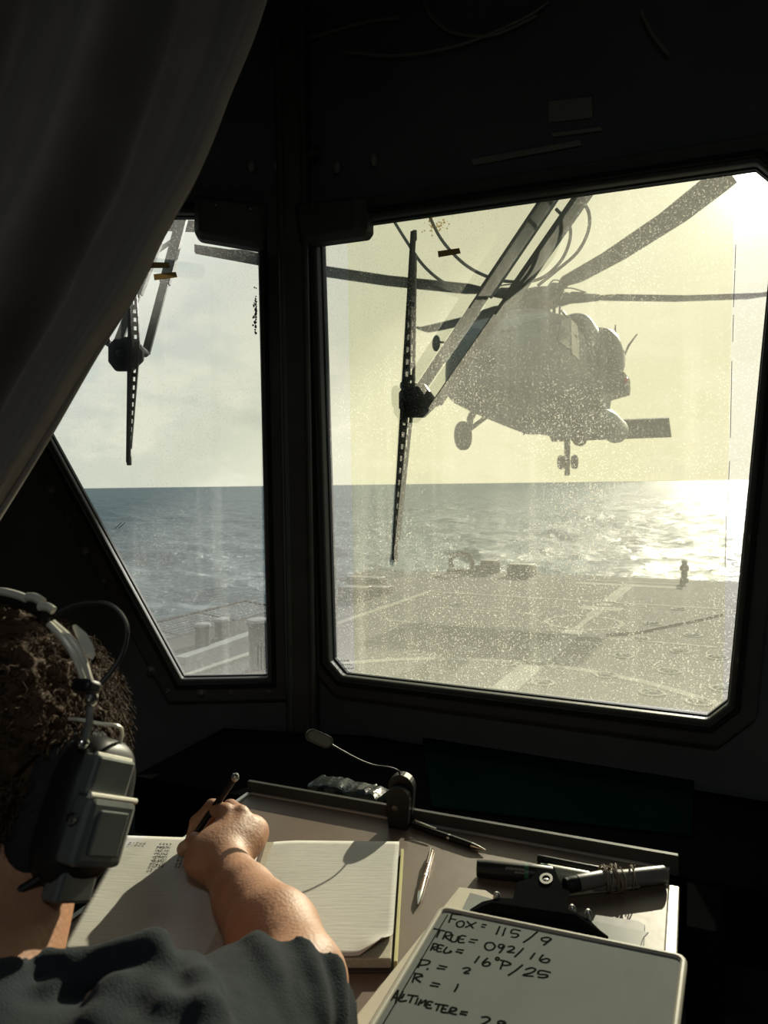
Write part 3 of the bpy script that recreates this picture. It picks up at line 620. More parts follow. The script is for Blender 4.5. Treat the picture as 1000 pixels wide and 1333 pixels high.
# mullion post with its mouldings
mz0, mz1 = ZF, ZC
def mull(px0, px1, dep, name, r=0.004):
    a = P(px0, 600, CORN.y - dep); b = P(px1, 600, CORN.y - dep); c_ = Vector((CORN.x, CORN.y, 0))
    q = MB().prism([(a.x, a.y, mz0), (b.x, b.y, mz0), (b.x + .005, CORN.y + .02, mz0), (a.x, CORN.y + .02, mz0)], (0, 0, mz1 - mz0)).build(name, 'frame', smooth=False, bevel=r); q['kind'] = 'structure'; return q
mull(366, 408, 0.045, 'trim_mullion', 0.008)
for px in (372, 402):
    a = P(px, 600, CORN.y - .05); o = MB().tube([(a.x, a.y, ZF), (a.x, a.y, ZC)], .007, 10).build('trim_mullion_bead', 'frame'); o['kind'] = 'structure'

# latch housings at the head of the mullion
def housing(pts, n, plane, label):
    base = [plane(*p, 0.004) for p in pts]; cen = sum(base, Vector()) / len(base)
    top = [cen + (p - cen) * 0.78 + n * 0.05 for p in base]
    g = thing('latch_housing', tuple(cen), label, 'latch housing')
    MB().loft([base, [p + n * 0.03 for p in base], top]).build('housing', 'frame', g, smooth=False, bevel=0.005)
    for u in (0.15, 0.85):
        MB().lathe(lerp(top[0], top[1], u) * .85 + top[2] * .15, n, [(0, .005), (.003, .005), (.004, .003)], 10).build('screw', 'bolt', g)
housing([(256, 262), (350, 272), (346, 331), (262, 317), (256, 310)], NL, LP, 'dark latch housing on the small window\'s side of the mullion')
housing([(392, 272), (487, 262), (488, 306), (482, 314), (400, 325)], NR, RP, 'dark latch housing on the big window\'s side of the mullion')
# overhead fittings
def plate(name, px, label, th=0.004, m='plate', cat='plate'):
    base = [RP(*p, 0.002) for p in px]; return tag(MB().prism(base, NR * th).build(name, m, smooth=False, bevel=0.001), label, cat)
plate('label_plate', [(715, 133), (771, 127), (772, 154), (715, 160)], 'small blank plate high above the big window')
plate('label_strip', [(614, 208), (755, 183), (758, 190), (617, 216)], 'long faded strip fixed just above the big window', cat='strip')
plate('label_strip', [(718, 174), (783, 166), (785, 171), (720, 179)], 'short strip under the blank plate', cat='strip')
tag(MB().tube([RP(365, 222, .03), RP(410, 198, .03)], .007, 10).lathe(RP(410, 198, .03), RP(410, 198, .03) - RP(365, 222, .03), [(0, .009), (.012, .009)], 12).build('handle_bar', 'frame'), 'short dark rod fixed slanting above the mullion', 'rod')
for k, (px, py) in enumerate(((327, 217), (360, 216), (439, 218), (487, 208))):
    tag(MB().ell(RP(px, py, .006) if px > 400 else LP(px, py, .006), (.008, .006, .013)).build('lug', 'plate'), ('small lug leftmost in the row above the windows', 'small lug beside the slanting rod', 'small lug just right of the slanting rod', 'small lug rightmost in the row above the windows')[k], 'lug')
cab = [[(330, 65), (400, 50), (470, 30), (520, 22)], [(450, 68), (520, 72), (600, 58), (680, 25), (715, 2)], [(552, 2), (565, 25), (590, 42), (640, 46), (700, 20)], [(835, 15), (850, 45), (872, 72)]]
lab = ['thin cable crossing the dark head lining beside the curtain', 'thin cable sagging in the longest curve overhead', 'thin cable in a tight bend overhead', 'short cable end hanging at the upper right']
for c_, l_ in zip(cab, lab):
    tag(MB().tube(crv([RP(px, py, .012) for px, py in c_]), .0028, 8).build('cable', 'plate'), l_, 'cable')

# marks stuck on the panes
def onpane(name, px, plane, m, label, cat, off=-0.004, th=0.0006, n=NR):
    return tag(MB().prism([plane(*p, off) for p in px], n * th).build(name, m, smooth=False), label, cat)
onpane('tape', [(570, 327), (598, 323), (600, 330), (571, 335)], RP, 'tape', 'single short strip of tape on the big window', 'tape')
onpane('tape', [(194, 341), (220, 342), (222, 349), (194, 349)], LP, 'tape', 'upper, torn strip of tape on the small window by the curtain', 'tape', n=NL)
onpane('tape', [(200, 357), (229, 354), (231, 361), (201, 365)], LP, 'tape', 'lower strip of tape on the small window by the curtain', 'tape', n=NL)
sm = MB(); rr_ = random.Random(4)
for i in range(60):
    px, py = 567 + rr_.gauss(0, 7), 294 + rr_.gauss(0, 5); s_ = rr_.uniform(.6, 1.8)
    sm.add([RP(px + s_ * math.cos(a), py + s_ * math.sin(a), -.004) for a in (0, 1.3, 2.5, 3.7, 5)], [(0, 1, 2, 3, 4)])
tag(sm.build('glue_residue', 'smudge', smooth=False), 'flaky tan glue residue near the top of the big window', 'residue')
sm = MB()
for i in range(90):
    px, py = 334 - abs(rr_.gauss(0, 1.8)), rr_.gauss(410, 12); s_ = rr_.uniform(.5, 1.5)
    sm.add([LP(px + s_ * math.cos(a), py + s_ * math.sin(a), -.004) for a in (0, 1.3, 2.5, 3.7, 5)], [(0, 1, 2, 3, 4)])
tag(sm.build('sealant_smear', 'crack', smooth=False), 'dark speckled sealant smear on the small window by the mullion', 'smear')
sm = MB()
for (x0, y0, x1, y1) in ((958, 318, 957, 350), (957, 352, 955, 400), (955, 410, 954, 445), (953, 470, 951, 570), (950, 600, 947, 660), (946, 665, 944, 740)):
    sm.tube([RP(x0, y0, -.004), RP(x1, y1, -.004)], .0005, 4)
tag(sm.build('crack', 'crack'), 'dark broken hairline running down the big window\'s right side', 'crack')
sm = MB()
for dx in (0, 4): sm.tube([LP(150 + dx, 688, -.004), LP(158 + dx * 1.3, 680, -.004)], .0007, 4)
tag(sm.build('scratch', 'fit_top'), 'short pale double scratch low on the small window', 'scratch')
def small_print(rows, plane, x0, y0, vertical, parent, n):      # rows of print too fine to read in the photograph
    q = MB(); rp = random.Random(9)
    for i, ln_ in enumerate(rows):
        u = 0.0
        while u < ln_:
            w = rp.uniform(.5, 1.4)
            for k in range(2):
                a, b = (u + k * w * .5, u + k * w * .5 + w * .3)
                o_ = rp.uniform(-.35, .35)
                if vertical: pts = [(x0 + i * 4.2 - .9 + o_ * .4, y0 - a), (x0 + i * 4.2 + .9, y0 - a - .1), (x0 + i * 4.2 + .9, y0 - b), (x0 + i * 4.2 - .9, y0 - b + .1)]
                else: pts = [(x0 + a, y0 + i * 5 - .8 + o_ * .4), (x0 + b, y0 + i * 5 - .8), (x0 + b, y0 + i * 5 + .8), (x0 + a, y0 + i * 5 + .8)]
                q.prism([plane(*p_, -.0045) for p_ in pts], n * .0002)
            u += w + rp.choice((.35, .35, 1.1))
    q.build('small_print', 'ink', parent, smooth=False)
small_print((32, 34, 30), LP, 336, 872, True, w2, NL)
small_print((13, 17, 20, 16), RP, 441, 860, False, w1, NR)

# ------------------------------------------------------------------ wipers outside
def wiper(plane, n, blade, hub, arms, label, off=-0.045):
    pl = lambda px, py, o=0.0: plane(px, py, off + o)
    g = thing('window_wiper', tuple(pl(*hub)), label, 'wiper')
    (bx0, by0), (bx1, by1) = blade; N = 24
    top, bot = pl(bx0, by0, .02), pl(bx1, by1, .02); dz = (bot - top).normalized(); sd = dz.cross(n).normalized()
    L = (bot - top).length
    MB().prism([top - sd * .0035, top + sd * .0035, bot + sd * .0035, bot - sd * .0035], n * .012).build('rubber_blade', 'rubber', g, smooth=False)
    # perforated carrier: two rails with rungs, tapered to the ends
    q = MB(); e = 1 if sd.x > 0 else -1; sd = sd * e
    def wid(u): return .004 + .014 * max(0, 1 - abs(u - 0.5) * 2.3)
    pts = [0.06 + 0.88 * i / N for i in range(N + 1)]
    for i in range(N):
        a, b = lerp(top, bot, pts[i]), lerp(top, bot, pts[i + 1]); wa, wb = wid(pts[i]), wid(pts[i + 1])
        q.prism([a, b, b + sd * wb * .35, a + sd * wa * .35], n * -.008)
        q.prism([a + sd * wa * .75, b + sd * wb * .75, b + sd * wb, a + sd * wa], n * -.008)
        q.prism([a, lerp(a, b, .45), lerp(a, b, .45) + sd * wb, a + sd * wa], n * -.008)
    q.build('blade_carrier', 'wiper', g, smooth=False)
    for s_ in (-1, 1): MB().box(lerp(top, bot, .5 + s_ * .492), (.009, .009, .02)).build('blade_clip', 'wiper', g, bevel=.002)
    hc = pl(*hub); cx_, cy_ = hub
    oc = [(-22, -12), (-12, -24), (10, -24), (23, -5), (23, 6), (9, 20), (-13, 20), (-22, 8)]
    MB().prism([pl(cx_ + x, cy_ + y) for x, y in oc], n * .016).build('hub_plate', 'wiper', g, smooth=False, bevel=.003)
    hbm = MB()
    for x, y in ((6, -15), (6, 12), (-9, -4)): hbm.lathe(pl(cx_ + x, cy_ + y, .014), n, [(0, .007), (.006, .007), (.008, .004)], 6)
    hbm.build('hub_bolt', 'bolt', g)
    for (a, b, w) in arms:
        A0, B0 = pl(*a, -.075), pl(*b, -.075); d = (A0 - B0).normalized(); s2 = d.cross(n).normalized()
        w1_, w0_ = w
        m_ = lerp(B0, A0, .5)
        ar = MB().prism([B0 - s2 * w0_, B0 + s2 * w0_, m_ + s2 * w0_ * 1.05, m_ - s2 * w0_ * 1.05], n * -.012)
        ar.prism([m_ - s2 * w1_, m_ + s2 * w1_, A0 + s2 * w1_, A0 - s2 * w1_], n * -.02)
        ao = ar.build('wiper_arm', 'arm', g, smooth=False, bevel=.002)
        MB().tube([B0, B0 + n * .075], .009, 10).build('pivot', 'wiper', ao)
    return g
wiper(RP, NR, ((540, 303), (515, 728)), (545, 524), [((722, 244), (545, 507), (.0140, .0108)), ((766, 240), (568, 524), (.0132, .0104))], 'wiper with its long blade and twin arms outside the big window')
wiper(LP, NL, ((172, 300), (168, 602)), (165, 464), [((238, 276), (189, 460), (.011, .0085)), ((205, 310), (150, 452), (.010, .0085))], 'wiper half behind the curtain outside the small window')
tag(MB().tube([LP(170, 352, -.17), LP(232, 308, -.17)], .005, 8).build('stay_rod', 'arm'), 'thin slanting rod behind the small window\'s wiper arm', 'rod')
tag(MB().prism([LP(253, 318, -.2), LP(253, 327, -.2), LP(350, 345, -.2), LP(350, 332, -.2)], NL * -.02).build('gutter_rail', 'fit'), 'grey rail crossing the top of the small window outside', 'rail')
tag(MB().prism([LP(190, 282, -.2), LP(262, 288, -.2), LP(262, 299, -.2), LP(190, 296, -.2)], NL * -.02).build('gutter_rail', 'fit'), 'short grey rail at the head of the small window by the curtain', 'rail')
hoses = [([(510, 283), (528, 312), (550, 344), (575, 366), (600, 376)], 'washer hose hanging nearest the big wiper blade'),
         ([(556, 275), (575, 312), (605, 344), (640, 362), (675, 367), (705, 362), (730, 340), (742, 312), (740, 290), (724, 272)], 'washer hose looping low between the big wiper\'s arms'),
         ([(752, 255), (766, 275), (766, 300), (752, 328), (725, 352), (700, 372)], 'washer hose bowed outward right of the big wiper\'s arms')]
for pts, l_ in hoses:
    tag(MB().tube(crv([RP(px, py, -.26) for px, py in pts]), .0036, 8).build('washer_hose', 'hose'), l_, 'hose')

# ------------------------------------------------------------------ desk
ZT = -.49
D1, D2 = WZ(327, 1034, ZT), WZ(872, 1133, ZT); e = (D2 - D1).normalized(); dn = Vector((e.y, -e.x, 0))
if dn.y > 0: dn = -dn
DW = (D2 - D1).length; DD = 0.60
tz = CZ + ZT
desk = thing('desk', (D1.x + e.x * DW / 2 + dn.x * DD / 2, D1.y + e.y * DW / 2 + dn.y * DD / 2, ZF), 'brown laminate desk under the window with pale metal edges', 'desk')
de = rotz(math.atan2(e.y, e.x))
def dk(u, v, z=0.0): return D1 + e * u + dn * v + UZ * z
MB().box(dk(DW / 2, DD / 2, -.0125), (DW, DD, .025), de).build('desktop', 'deskm', desk, smooth=False, bevel=.001)
MB().box(dk(-.004, DD / 2, -.010), (.008, DD, .026), de).build('edge_trim', 'alu', desk, smooth=False, bevel=.0015)
MB().box(dk(DW + .006, DD / 2 + .02, -.008), (.012, DD - .04, .022), de).build('edge_trim', 'alu', desk, smooth=False, bevel=.0015)
MB().box(dk(DW / 2, -.001, .0015), (DW, .003, .003), de).build('edge_trim', 'alu', desk, smooth=False)
MB().box(dk(DW / 2, -.008, .005), (DW + .02, .008, .026), de).build('back_lip', 'frame', desk, smooth=False, bevel=.001)
for u in (.03, DW - .03):
    for v in (.03, DD - .03): MB().box(dk(u, v, -.025 - (tz - .025) / 2), (.035, .035, tz - .025), de).build('leg', 'frame', desk, smooth=False, bevel=.002)
# black counter between the desk and the bulkhead
cA = dk(-.25, -.014); cB = dk(DW + .25, -.014)
def toR(p):   # straight away from the desk to just short of the bulkheads
    best = None
    for p0, n in ((p0R, NR), (p0L, NL)):
        tt = (p0 - p).dot(n) / (-dn).dot(n); 
        if best is None or tt < best: best = tt
    return p - dn * (best - .03)
ctr = MB().prism([Vector((p.x, p.y, tz - .012)) for p in (cA, dk(.05, -.014), dk(DW / 2, -.014), cB, toR(cB), toR(dk(DW / 2, -.014)), toR(dk(.05, -.014)), toR(cA))], (0, 0, -.10))
tag(ctr.build('counter', 'ledge', smooth=False), 'matt black counter between the desk and the window bulkhead', 'counter')
gp = MB().prism([WZ(550, 962, ZT - .0115), WZ(905, 1000, ZT - .0115), WZ(900, 1090, ZT - .0115), WZ(562, 1052, ZT - .0115)], (0, 0, .003))  # thin added sheet, its green colour stands in for a reflection on the counter
tag(gp.build('painted_reflection', 'green', smooth=False, bevel=.001), 'very dark green painted reflection on the black counter behind the markers', 'painted reflection')
# dark equipment cabinet right of the desk
cb = thing('equipment_cabinet', tuple(dk(DW + .20, .25) - UZ * tz), 'black cabinet standing right of the desk', 'cabinet')
MB().box(dk(DW + .040, .05, -.25), (.040, .10, .48), de).build('bracket', 'ledge', cb, smooth=False, bevel=.002)
MB().box(dk(DW + .18, .22, -tz / 2 - .22), (.28, .5, tz - .46), de).build('cabinet_body', 'ledge', cb, smooth=False, bevel=.004)
MB().box(dk(DW + .18, .475, -tz / 2 - .22), (.26, .006, tz - .52), de).build('door', 'ledge', cb, smooth=False, bevel=.002)
MB().tube([dk(DW + .08, .477, -.55), dk(DW + .08, .495, -.55), dk(DW + .08, .495, -.65), dk(DW + .08, .477, -.65)], .005, 8).build('handle', 'bolt', cb)

# ------------------------------------------------------------------ log book
ZN = -.472
nb = thing('log_book', tuple(WZ(330, 1170, ZT)), 'open ruled log book lying on the desk under the writing hand', 'book')
TL, TM, TR_, BR_, BM, BL_ = WZ(163, 1087, ZN), WZ(341, 1093, ZN - .003), WZ(520, 1095, ZN), WZ(510, 1241, ZN), WZ(292, 1246, ZN - .003), WZ(78, 1236, ZN)
def page(a0, a1, b0, b1, name, sign, curl=False):
    nx, ny = 26, 26; vs = []; uvs = []; fs = []
    for j in range(ny + 1):
        for i in range(nx + 1):
            u, v = i / nx, j / ny; p = lerp(lerp(a0, a1, u), lerp(b0, b1, u), v)
            s_ = u if sign > 0 else 1 - u              # distance from the spine, 0..1
            z = .004 * math.sin(min(1, s_ * 3.2) * math.pi / 2) - .0045 + .0012 * math.sin(u * 7 + v * 5) * v
            if curl and u > .80 and v > .86: k = (u - .80) / .2 * (v - .86) / .14; z += .014 * k; p = p + Vector((-.010, .006, 0)) * k
            if sign < 0: z += .0005 * math.sin(v * 9)
            vs.append(p + UZ * z); uvs.append((u, 1 - v))
    for j in range(ny):
        for i in range(nx): k = j * (nx + 1) + i; fs.append((k, k + 1, k + nx + 2, k + nx + 1))
    q = MB(); q.v = [tuple(v) for v in vs]; q.f = fs; o = q.build(name, 'paper', nb)
    ul = o.data.uv_layers.new(name='UVMap')
    for lp in o.data.loops:
        co = o.data.vertices[lp.vertex_index].co; 
    # vertices keep their order (no doubles inside one sheet)
    for lp in o.data.loops: ul.data[lp.index].uv = uvs[lp.vertex_index]
    md = o.modifiers.new('s', 'SOLIDIFY'); md.thickness = .0006; md.offset = -1
    return o
page(TM, TR_, BM, BR_, 'page', 1, True); page(TL, TM, BL_, BM, 'page', -1)
def block(a, b, c_, d, z0, z1, name, m, bev=.001):
    vs = [Vector((p.x, p.y, CZ + z0)) for p in (a, b, c_, d)]; MB().prism(vs, (0, 0, z1 - z0)).build(name, m, nb, smooth=False, bevel=bev)
def shr(p, q, k): return lerp(p, q, k)
block(lerp(TM, TR_, .03), lerp(TM, TR_, .995), lerp(BM, BR_, .995), lerp(BM, BR_, .03), ZT + .0025, ZN - .0055, 'page_block', 'pages')
block(lerp(TL, TM, .005), lerp(TL, TM, .97), lerp(BL_, BM, .97), lerp(BL_, BM, .005), ZT + .0025, ZN - .0055, 'page_block', 'pages')
gx = (TR_ - TM).normalized() * .005; gy = (TM - BM).normalized() * .004
block(TM + gy, TR_ + gx + gy, BR_ + gx - gy, BM - gy, ZT, ZT + .0025, 'cover', 'cover'); block(TL - gx + gy, TM + gy, BM - gy, BL_ - gx - gy, ZT, ZT + .0025, 'cover', 'cover')
block(TR_ + gx * .4 - gy, TR_ + gx * 1.1 - gy, BR_ + gx * 1.1, BR_ + gx * .4, ZT + .0025, ZN - .008, 'fore_edge', 'yellow', .0003)
# pencilled notes on the left page
nt = MB(); rn = random.Random(11)
glyph = {'0': [[(.2, 0), (.8, 0), (1, .5), (.8, 1), (.2, 1), (0, .5), (.2, 0)]], '1': [[(.4, .8), (.6, 1), (.5, 0)]], '2': [[(0, .8), (.5, 1), (.9, .7), (0, 0), (1, 0)]], '3': [[(0, 1), (.8, .9), (.3, .55), (.9, .3), (0, 0)]],
         '4': [[(.2, 1), (0, .4), (1, .4)], [(.8, 1), (.7, 0)]], '5': [[(.9, 1), (.1, 1), (.1, .6), (.8, .5), (.7, .05), (0, 0)]], '6': [[(.8, 1), (.1, .4), (.3, 0), (.8, .1), (.7, .5), (.1, .4)]], '8': [[(.5, .5), (.1, .8), (.5, 1), (.8, .8), (.1, .2), (.5, 0), (.9, .25), (.5, .5)]]}
def note(px, py, s_, txt):
    ex = (TM - TL).normalized(); ey = (TL - BL_).normalized(); o = WZ(px, py, ZN + .0012)
    for i, ch in enumerate(txt):
        for st_ in glyph.get(ch, []):
            nt.tube([o + ex * (s_ * (i * .8 + x * .55 + rn.uniform(-.05, .05))) + ey * (s_ * y) for x, y in st_], .00028, 4)
for r_ in range(8):
    py = 1100 + r_ * 4.1
    note(207 - r_ * 1.6, py, .0055, ''.join(rn.choice('01234568') for _ in range(4))); 
    if r_ > 2: note(237 - r_ * 1.5, py + 1, .0055, ''.join(rn.choice('01234568') for _ in range(3)))
note(167, 1099, .006, '21544')
nt.build('handwriting', 'ink', nb)

# ------------------------------------------------------------------ pens
def pen(tail, tip, r, m, label, barrel='black', tipm='steel', clip=True, cl=UZ, gname='ballpoint_pen', bands=True):
    tail, tip = Vector(tail), Vector(tip); d = (tip - tail); L = d.length; d.normalize(); g = thing(gname, tuple((tail + tip) / 2 - UZ * r), label, 'pen')
    MB().lathe(tail, d, [(0, r * .8), (.002, r), (L * .55, r * 1.05), (L - .022, r * .95)], 16).build('barrel', barrel, g)
    MB().lathe(tail + d * (L - .022), d, [(0, r * .96), (.009, r * .75), (.018, r * .3), (.022, r * .12)], 16).build('pen_tip', tipm, g)
    if bands: MB().lathe(tail + d * L * .5, d, [(0, r * 1.04), (0, r * 1.14), (.004, r * 1.14), (.004, r * 1.04)], 16).build('ring', 'steel', g)
    MB().lathe(tail - d * .006, d, [(0, r * .35), (.001, r * .5), (.007, r * .5)], 12).build('push_button', tipm, g)
    if clip:
        n_ = (cl - d * cl.dot(d)).normalized(); MB().tube([tail + d * .002 + n_ * r * .9, tail + d * .003 + n_ * r * 1.8, tail + d * .040 + n_ * r * 1.5], [.0013, .0013, .001], 6).build('clip', tipm, g)
    return g
zp = ZT + .0045
pen(WZ(562, 1110, zp), WZ(544, 1177, zp), .0042, None, 'brown and chrome ballpoint pen on the desk beside the log book', 'copper')
pen(WZ(538, 1074, zp), WZ(633, 1107, zp), .0042, None, 'slim black ballpoint pen lying along the desk\'s back lip', 'black')
PT, PB = P(232.5, 1119, .930), P(306, 1012, .900)
g = pen(PB, PT, .0043, None, 'dark pen held upright in the writing hand', 'black', tipm='black', clip=False, bands=False)
MB().ell(PB, (.0052, .0052, .0052)).build('end_cap', 'satin', g)

def marker(a, b, r, label, mats, gname='marker', cat='marker', cap=.32, txt=None):
    a, b = Vector(a), Vector(b); d = b - a; L = d.length; d.normalize(); g = thing(gname, tuple((a + b) / 2 - UZ * r), label, cat)
    MB().lathe(a, d, [(0, r * .85), (.001, r * .98), (L * .10, r * .98), (L * .11, r), (L * (1 - cap), r)], 20).build('barrel', mats[0], g)
    MB().lathe(a + d * L * (1 - cap), d, [(0, r * .9), (0, r * 1.06), (L * cap * .9, r), (L * cap, r * .8)], 20).build('cap', mats[1], g)
    if len(mats) > 2: MB().lathe(a + d * L * (1 - cap - .06), d, [(0, r * .98), (0, r * 1.03), (L * .055, r * 1.03), (L * .055, r * .98)], 20).build('colour_band', mats[2], g)
    if txt:
        md_ = (a + b) / 2; n_ = (CAM - md_).normalized(); n_ = (n_ - d * n_.dot(d)).normalized(); y_ = n_.cross(-d)
        for row, (s_, sz) in enumerate(txt):
            tcu = bpy.data.curves.new('lettering', 'FONT'); tcu.body = s_; tcu.size = sz; tcu.extrude = .00005; tcu.materials.append(M['bframe'])
            tmp = bpy.data.objects.new('tmp', tcu); COL.objects.link(tmp); bpy.context.view_layer.update()
            tme = bpy.data.meshes.new_from_object(tmp.evaluated_get(bpy.context.evaluated_depsgraph_get())); bpy.data.objects.remove(tmp)
            to = bpy.data.objects.new('lettering', tme); COL.objects.link(to); to.parent = g
            p_ = a + d * L * .62 + n_ * r * 1.03 - y_ * (row * .0042 + .0005) - Vector(g['_o'])
            to.matrix_local = Matrix.Translation(p_) @ basis(-d, y_, n_).to_4x4()
    return g
marker(WZ(621, 1130, ZT + .011), WZ(722, 1140, ZT + .011), .0105, 'thick dark green permanent marker left of the clip', ('black', 'black', 'mk_green'), txt=(('MARKER', .0030), ('PERMANENT', .0040)))
marker(WZ(703, 1134, ZT + .010), WZ(772, 1146, ZT + .010), .0095, 'cream marker with a green end behind the clip', ('mk_green', 'mk_white'), cap=.85)
marker(WZ(700, 1117, ZT + .005), WZ(800, 1137, ZT + .005), .0048, 'thin black capped pen lying behind the wrapped markers', ('black', 'black'), gname='fineliner_pen', cat='pen')
marker(WZ(736, 1153, ZT + .017), WZ(790, 1142, ZT + .018), .0088, 'short grey marker on top of the twine bundle', ('black', 'mk_grey'), cap=.7)
marker(WZ(866, 1138, ZT + .011), WZ(765, 1150, ZT + .011), .0105, 'fat grey marker wrapped in twine by the desk corner', ('mk_grey', 'mk_grey'), cap=.45)
marker(WZ(735, 1161, ZT + .006), WZ(832, 1150, ZT + .006), .0052, 'pale slim pen under the twine bundle', ('mk_white', 'mk_white'), gname='highlighter_pen', cat='pen')
tw = MB()
def wrap(px, py, rad, turns, span, tilt=.3):
    c_ = WZ(px, py, ZT + .014); ax = (WZ(850, 1140, ZT) - WZ(760, 1150, ZT)).normalized(); y_ = UZ.cross(ax); pts = []
    for i in range(int(turns * 16) + 1):
        a = 2 * math.pi * i / 16; pts.append(c_ + ax * (span * (i / (turns * 16) - .5) + .004 * math.sin(a * .73)) + (UZ * math.sin(a) * .9 + y_ * math.cos(a) * 1.1 + ax * tilt * math.cos(a)) * rad * (1 + .05 * math.sin(a * 1.7)))
    tw.tube(pts, .0008, 5)
wrap(795, 1143, .0155, 7, .022); wrap(800, 1144, .0150, 4, .012, -.25); wrap(824, 1142, .0135, 2.2, .010, .5)
tag(tw.build('twine', 'twine'), 'brown twine wound round the bundle of markers', 'twine')

# ------------------------------------------------------------------ whiteboard, clipboard and its big clip
ZB = -.458
wb = [WZ(573, 1177, ZB), WZ(896, 1242, ZB + .004)]
q0, q1 = wb[0], wb[1]; ex = (q1 - q0).normalized(); exl = (q1 - q0).length
ldir = (WZ(478, 1333, ZB) - q0).normalized(); _n = ex.cross(ldir).normalized(); rdir = (WP(884, 1345, q0, _n) - q1).normalized(); dwn = (ldir + rdir).normalized()
BLn = .215; q2 = q1 + rdir * BLn; q3 = q0 + ldir * (BLn * 1.02)
board = thing('whiteboard', tuple((q0 + q1 + q2 + q3) / 4 - UZ * .012), 'small framed whiteboard with wind figures written on it, in the lower right', 'whiteboard')
nrm = _n.copy(); 
if nrm.z < 0: nrm = -nrm
def bq(u, v, z=0.0): return lerp(lerp(q0, q1, u), lerp(q3, q2, u), v) + nrm * z
def rrect(ins, rad, n=6):
    out = []; L1, L2 = exl, BLn
    for cx_, cy_, a0 in ((rad + ins, rad + ins, 180), (L1 - rad - ins, rad + ins, 270), (L1 - rad - ins, L2 - rad - ins, 0), (rad + ins, L2 - rad - ins, 90)):
        for i in range(n + 1):
            a = math.radians(a0 + 90 * i / n); out.append(((cx_ + rad * math.cos(a)) / L1, (cy_ + rad * math.sin(a)) / L2))
    return out
MB().ring([bq(u, v, -.009) for u, v in rrect(.0065, .006)], [bq(u, v, -.009) for u, v in rrect(0, .012)], nrm * .009).build('frame', 'bframe', board, bevel=.0022, autos=50)
MB().prism([bq(u, v, -.0085) for u, v in rrect(.004, .01)], nrm * .0065).build('writing_surface', 'board', board, smooth=False)
MB().prism([bq(u, v, -.011) for u, v in rrect(.003, .01)], nrm * .0028).build('backing', 'black', board, smooth=False)
